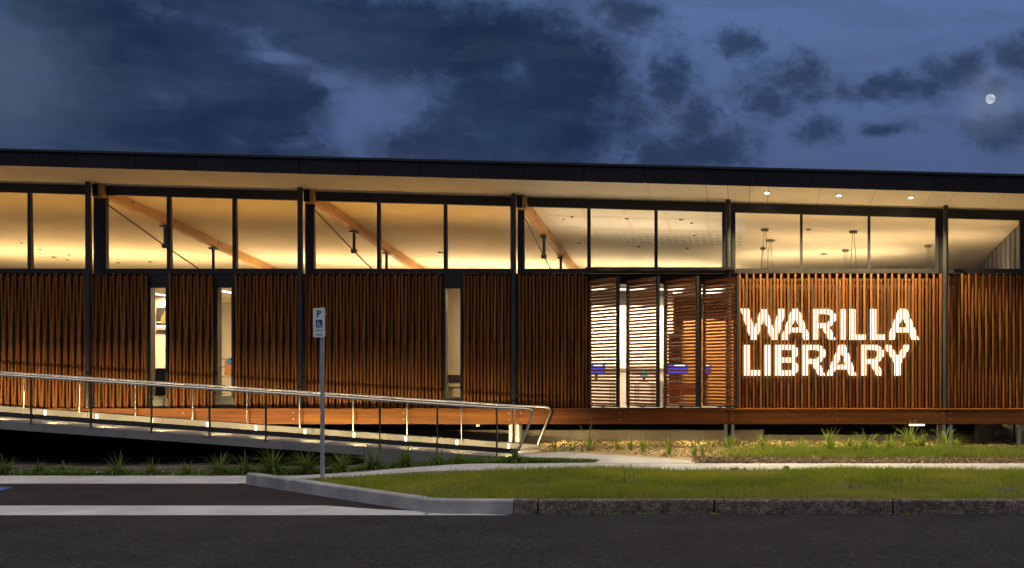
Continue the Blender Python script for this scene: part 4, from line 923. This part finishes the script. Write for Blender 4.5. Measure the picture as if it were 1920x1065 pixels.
right = [(1040, 850, 24, .8, 'arching pale strappy plant right of the far handrail foot'), (1073, 849, 22, .8, 'thin strappy plant between an arching one and a tall fan in the straw'), (1104, 849, 44, .7, 'tall fan shaped strappy plant, largest in the bare straw bed'),
         (1158, 849, 26, .6, 'thin upright strappy plant right of the tall fan'), (1182, 848, 20, .6, 'tiny strappy plant between two thin ones in the straw'), (1205, 851, 32, .5, 'wispy upright strappy plant below the second shutter stile'),
         (1254, 856, 38, .35, 'single upright bright strappy shoot below the third shutter'), (1302, 857, 22, .35, 'short strappy shoot leaning left near the path end'), (1318, 857, 30, .4, 'strappy shoot at the curved end of the landing path'),
         (1332, 853, 28, .5, 'strappy shoot beside the curved path end, slightly behind it'), (1370, 845, 24, 1.0, 'strappy tuft at the foot of the twin steel stumps by the shutters'), (1432, 846, 28, 1.0, 'strappy tuft between the twin stumps and the sign wall bed'),
         (1470, 852, 28, 1.0, 'strappy tuft below the W of the sign'), (1503, 849, 24, 1.0, 'low strappy tuft below the first A of the sign'), (1556, 852, 40, .6, 'strappy tuft with tall spikes below the first L of the sign'),
         (1590, 850, 30, .9, 'strappy tuft right of the one with tall spikes'), (1626, 852, 40, 1.1, 'large bushy strappy tuft below the last letters of the sign'), (1668, 850, 30, .9, 'strappy tuft left of the tube light under the deck'),
         (1706, 847, 44, 1.1, 'large arching strappy tuft right under the tube light'), (1728, 849, 30, 1.0, 'strappy tuft touching the large arching one on its right'), (1772, 846, 36, 1.2, 'strappy tuft at the foot of the right steel stump'), (1792, 848, 24, 1.1, 'last small strappy tuft right of the steel stump')]
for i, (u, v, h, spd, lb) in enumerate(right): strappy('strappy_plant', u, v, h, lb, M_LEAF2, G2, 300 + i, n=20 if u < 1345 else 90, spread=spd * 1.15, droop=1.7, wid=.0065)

rng = np.random.default_rng(5)
def blades(name, x, y, z, h, w, lean, m, kind='stuff'):
    n = len(x); a = rng.uniform(0, 2 * np.pi, n); la = rng.uniform(0, 2 * np.pi, n)
    dx, dy = np.cos(a) * w / 2, np.sin(a) * w / 2; lx, ly = np.cos(la) * lean * h, np.sin(la) * lean * h
    V = np.empty((n, 5, 3))
    V[:, 0] = np.stack([x - dx, y - dy, z], 1); V[:, 1] = np.stack([x + dx, y + dy, z], 1)
    V[:, 2] = np.stack([x + dx * .75 + lx * .35, y + dy * .75 + ly * .35, z + h * .55], 1); V[:, 3] = np.stack([x - dx * .75 + lx * .35, y - dy * .75 + ly * .35, z + h * .55], 1)
    V[:, 4] = np.stack([x + lx, y + ly, z + h], 1)
    base = np.arange(n)[:, None] * 5
    tri = np.concatenate([base + np.array([0, 1, 2]), base + np.array([0, 2, 3]), base + np.array([3, 2, 4])], 1).reshape(-1)
    me = bpy.data.meshes.new(name); me.vertices.add(n * 5); me.vertices.foreach_set('co', V.reshape(-1)); me.loops.add(len(tri)); me.loops.foreach_set('vertex_index', tri.astype(np.int32))
    me.polygons.add(len(tri) // 3); me.polygons.foreach_set('loop_start', np.arange(0, len(tri), 3, dtype=np.int32)); me.update(calc_edges=True); me.validate()
    me.materials.append(m); o = bpy.data.objects.new(name, me); COL.objects.link(o); o['kind'] = kind; return o
def vnoise(x, y, s, seed):
    r_ = np.random.default_rng(seed); g_ = r_.random((64, 64)); fx, fy = x * s + 31.7, y * s + 17.3; ix, iy = np.floor(fx).astype(int), np.floor(fy).astype(int); tx, ty = fx - ix, fy - iy
    tx, ty = tx * tx * (3 - 2 * tx), ty * ty * (3 - 2 * ty); q = lambda i, j: g_[i % 64, j % 64]
    return (q(ix, iy) * (1 - tx) + q(ix + 1, iy) * tx) * (1 - ty) + (q(ix, iy + 1) * (1 - tx) + q(ix + 1, iy + 1) * tx) * ty
# verge lawn
n = 260000
gx_ = rng.uniform(kx0 + .3, 12, n); gy_ = rng.uniform(12.36, PY0 + .02, n)
edge = np.where(gx_ < kx1, ky0 + (ky1 - ky0) * (gx_ - kx0) / (kx1 - kx0) + .16, 12.36)
t_ = np.clip((gx_ - xa - .6) / 1.2, 0, 1)
k_ = (gy_ > edge) & (rng.random(n) < np.clip(-.12 + 1.35 * vnoise(gx_, gy_, 1.7, 3), .16, 1)) & ((gx_ > xa + .55) | (rng.random(n) < .25)) & (gy_ < PY0 - .0 + .03 * rng.standard_normal(n))
for (u, v) in ((990, 912), (1025, 912), (1380, 884), (1310, 915), (1420, 915), (1600, 884), (1595, 914), (1508, 898), (1885, 918), (1476, 882)):
    D = 2000 * (CH - .17) / (v - V0); k_ &= ((gx_ - X(u, D)) ** 2 / .02 + (gy_ - D) ** 2 / .05) > rng.uniform(.5, 1.3, n)
gx_, gy_ = gx_[k_], gy_[k_]
pz = np.array([path_z(v) for v in gx_]); tt = np.clip((gy_ - 12.3) / (PY0 - 12.3), 0, 1); gz_ = .15 + (pz - .155) * tt
gz_ = np.where(gx_ < kx1, np.minimum(gz_, .03 + .125 * np.clip((gx_ - kx0) / (kx1 - kx0), 0, 1) + .02), gz_) - .01
big_ = .6 + .8 * vnoise(gx_, gy_, .9, 9)
hh = rng.uniform(.030, .105, len(gx_)) * big_
M_GRASS = leaf('lawn_blade', (.175, .27, .014), (.43, .41, .045), .9)
M_GRASS2 = leaf('dry_blade', (.34, .27, .09), (.44, .35, .13), 2)
sel = rng.random(len(gx_)) < (.07 + .28 * (vnoise(gx_, gy_, 1.1, 21) > .62))
blades('lawn_grass', gx_[~sel], gy_[~sel], gz_[~sel], hh[~sel], .0095, .5, M_GRASS); blades('dry_grass', gx_[sel], gy_[sel], gz_[sel], hh[sel] * .9, .007, .8, M_GRASS2)
# bare clods in the lawn
mb = Mb()
for i, (u, v, w) in enumerate(((988, 913, .09), (1023, 913, .10), (1310, 916, .17), (1380, 884, .12), (1598, 915, .17), (1600, 885, .12), (1508, 898, .07), (1476, 882, .05), (1890, 918, .16), (1425, 916, .10))):
    D = 2000 * (CH - .18) / (v - V0)
    for k in range(14):
        cx = X(u, D) + R.gauss(0, w * .5); cy = D + R.gauss(0, .06); cz = verge_z(cx, cy) + .02; r_ = R.uniform(.012, .034)
        q = [(cx + r_ * math.cos(a) * R.uniform(.7, 1.2), cy + r_ * math.sin(a) * R.uniform(.7, 1.2), cz - .02) for a in [k2 * 2 * math.pi / 6 for k2 in range(6)]]
        mb.add(q + [(cx + R.gauss(0, .006), cy, cz + r_ * .9)], [(a, (a + 1) % 6, 6) for a in range(6)])
mb.make('soil_clods', M_SOIL, None, None, kind='stuff')
# low turf in the right bed, ground cover under the ramp, flowers, straw
n = 85000; x_ = rng.uniform(X(1310, 18), 8, n); y_ = rng.uniform(17.2, 19.4, n)
den = np.clip((x_ - X(1330, 18)) / 1.2, 0, 1) * np.clip(1.5 - np.abs(y_ - 18.25) / .55, 0, 1) * (.25 + 1.5 * vnoise(x_, y_, 2.2, 4)); k_ = rng.random(n) < den; x_, y_ = x_[k_], y_[k_]
blades('bed_turf', x_, y_, np.array([rb_z(a, b) for a, b in zip(x_, y_)]) - .015, rng.uniform(.03, .15, len(x_)), .010, .6, leaf('turf_blade', (.15, .22, .018), (.27, .32, .05), 2))
n = 130000; x_ = rng.uniform(-15, X(1118, 17.1), n); y_ = rng.uniform(PY1 + .02, 17.75, n)
isl = x_ > X(985, 17.2)
den = np.clip(1.3 - np.abs(y_ - 16.98) / .34, 0, 1) * np.clip(3.2 * vnoise(x_, y_, 1.15, 6) - .85, 0, 1); den = np.where(isl, .9 * (np.abs(y_ - 17.0) < .17), den)
k_ = rng.random(n) < den; x_, y_ = x_[k_], y_[k_]; z_ = np.array([min(bed_z(a, b), .21) for a, b in zip(x_, y_)])
blades('ground_cover', x_, y_, z_ - .005, rng.uniform(.03, .08, len(x_)), .022, .9, leaf('ground_cover_leaf', (.075, .150, .016), (.14, .23, .035), 5))
k2_ = rng.random(len(x_)) < .035
k2_ &= vnoise(x_, y_, 1.7, 12) > .5
blades('white_flowers', x_[k2_], y_[k2_] + .02, z_[k2_] + .035, rng.uniform(.018, .03, k2_.sum()), .026, .3, mat('white_petal', (.62, .60, .64), None, 3, .6))
n = 26000; x_ = rng.uniform(X(1004, 18.5), 9, n); y_ = 17.0 + (23.6 - 17.0) * rng.random(n) ** 1.3
k_ = (x_ > X(1330, 17)) | (y_ > 17.35 + 1.35 * np.clip((X(1330, 17) - x_) / 2.2, 0, 1)); x_, y_ = x_[k_], y_[k_]; z_ = np.array([rb_z(a, b) for a, b in zip(x_, y_)])
x2_ = rng.uniform(X(1300, 17.3), 9, 16000); y2_ = rng.uniform(16.8, 17.75, 16000); x_ = np.concatenate([x_, x2_]); y_ = np.concatenate([y_, y2_]); z_ = np.array([rb_z(a, b) for a, b in zip(x_, y_)])
fr = y_ < 17.75; st = (rng.random(len(x_)) < .8)
blades('straw_litter', x_[~fr & st], y_[~fr & st], z_[~fr & st] - .004, rng.uniform(.015, .05, (~fr & st).sum()), .028, 2.2, mat('straw_chip', (.26, .185, .075), (.48, .36, .17), 9, .85))
fr &= x_ > X(1300, 17.3)
blades('bark_litter', x_[fr], y_[fr], z_[fr] - .004, rng.uniform(.012, .035, fr.sum()), .022, 1.8, mat('bark_chip', (.10, .07, .042), (.26, .18, .11), 9, .9))
n = 14000; x_ = rng.uniform(-15, X(1000, 17.2), n); y_ = rng.uniform(PY1 + .02, 18.0, n); z_ = np.array([min(bed_z(a, b), .21) for a, b in zip(x_, y_)])
blades('leaf_litter', x_, y_, z_ - .003, rng.uniform(.01, .025, n), .022, 2.0, mat('leaf_chip', (.06, .042, .03), (.20, .15, .12), 9, .9))
# weeds in the joint at the kerb foot
x_ = np.concatenate([rng.normal(X(u, 12.17), s, 40) for u, s in ((1150, .035), (1215, .03), (1340, .02), (1700, .05), (800, .02))]); n = len(x_)
blades('kerb_weeds', x_, rng.uniform(12.15, 12.19, n), np.full(n, .0), rng.uniform(.01, .035, n), .006, .8, M_GRASS)

# ------------------------------------------------------------------ moon
DM = 4000.0; r_ = 9.0 * DM / F
mm = bpy.data.materials.new('moon_surface'); mm.use_nodes = True; t = mm.node_tree; t.nodes.clear()
e = t.nodes.new('ShaderNodeEmission'); o_ = t.nodes.new('ShaderNodeOutputMaterial'); nz = t.nodes.new('ShaderNodeTexNoise'); nz.inputs['Scale'].default_value = 1.7; nz.inputs['Detail'].default_value = 3
tcn = t.nodes.new('ShaderNodeTexCoord'); mp = t.nodes.new('ShaderNodeMapping'); mp.inputs['Scale'].default_value = (1 / r_,) * 3; t.links.new(tcn.outputs['Object'], mp.inputs[0]); t.links.new(mp.outputs[0], nz.inputs['Vector'])
cr = t.nodes.new('ShaderNodeValToRGB'); cr.color_ramp.elements[0].position = .40; cr.color_ramp.elements[0].color = (.30, .38, .46, 1); cr.color_ramp.elements[1].position = .62; cr.color_ramp.elements[1].color = (.70, .75, .80, 1)
t.links.new(nz.outputs['Fac'], cr.inputs[0]); t.links.new(cr.outputs[0], e.inputs[0]); t.links.new(e.outputs[0], o_.inputs[0])
c = P3(1857, 185.5, DM); mb = Mb(); NS, NR = 32, 16
vs = [(c.x + r_ * math.sin(math.pi * i / NR) * math.cos(2 * math.pi * j / NS), c.y + r_ * math.sin(math.pi * i / NR) * math.sin(2 * math.pi * j / NS), c.z + r_ * math.cos(math.pi * i / NR)) for i in range(NR + 1) for j in range(NS)]
mb.add(vs, [(i * NS + j, i * NS + (j + 1) % NS, (i + 1) * NS + (j + 1) % NS, (i + 1) * NS + j) for i in range(NR) for j in range(NS)])
o = mb.make('moon', mm, None, c, smooth=True); tag(o, 'small bright full moon among dark clouds above the roof', 'moon')
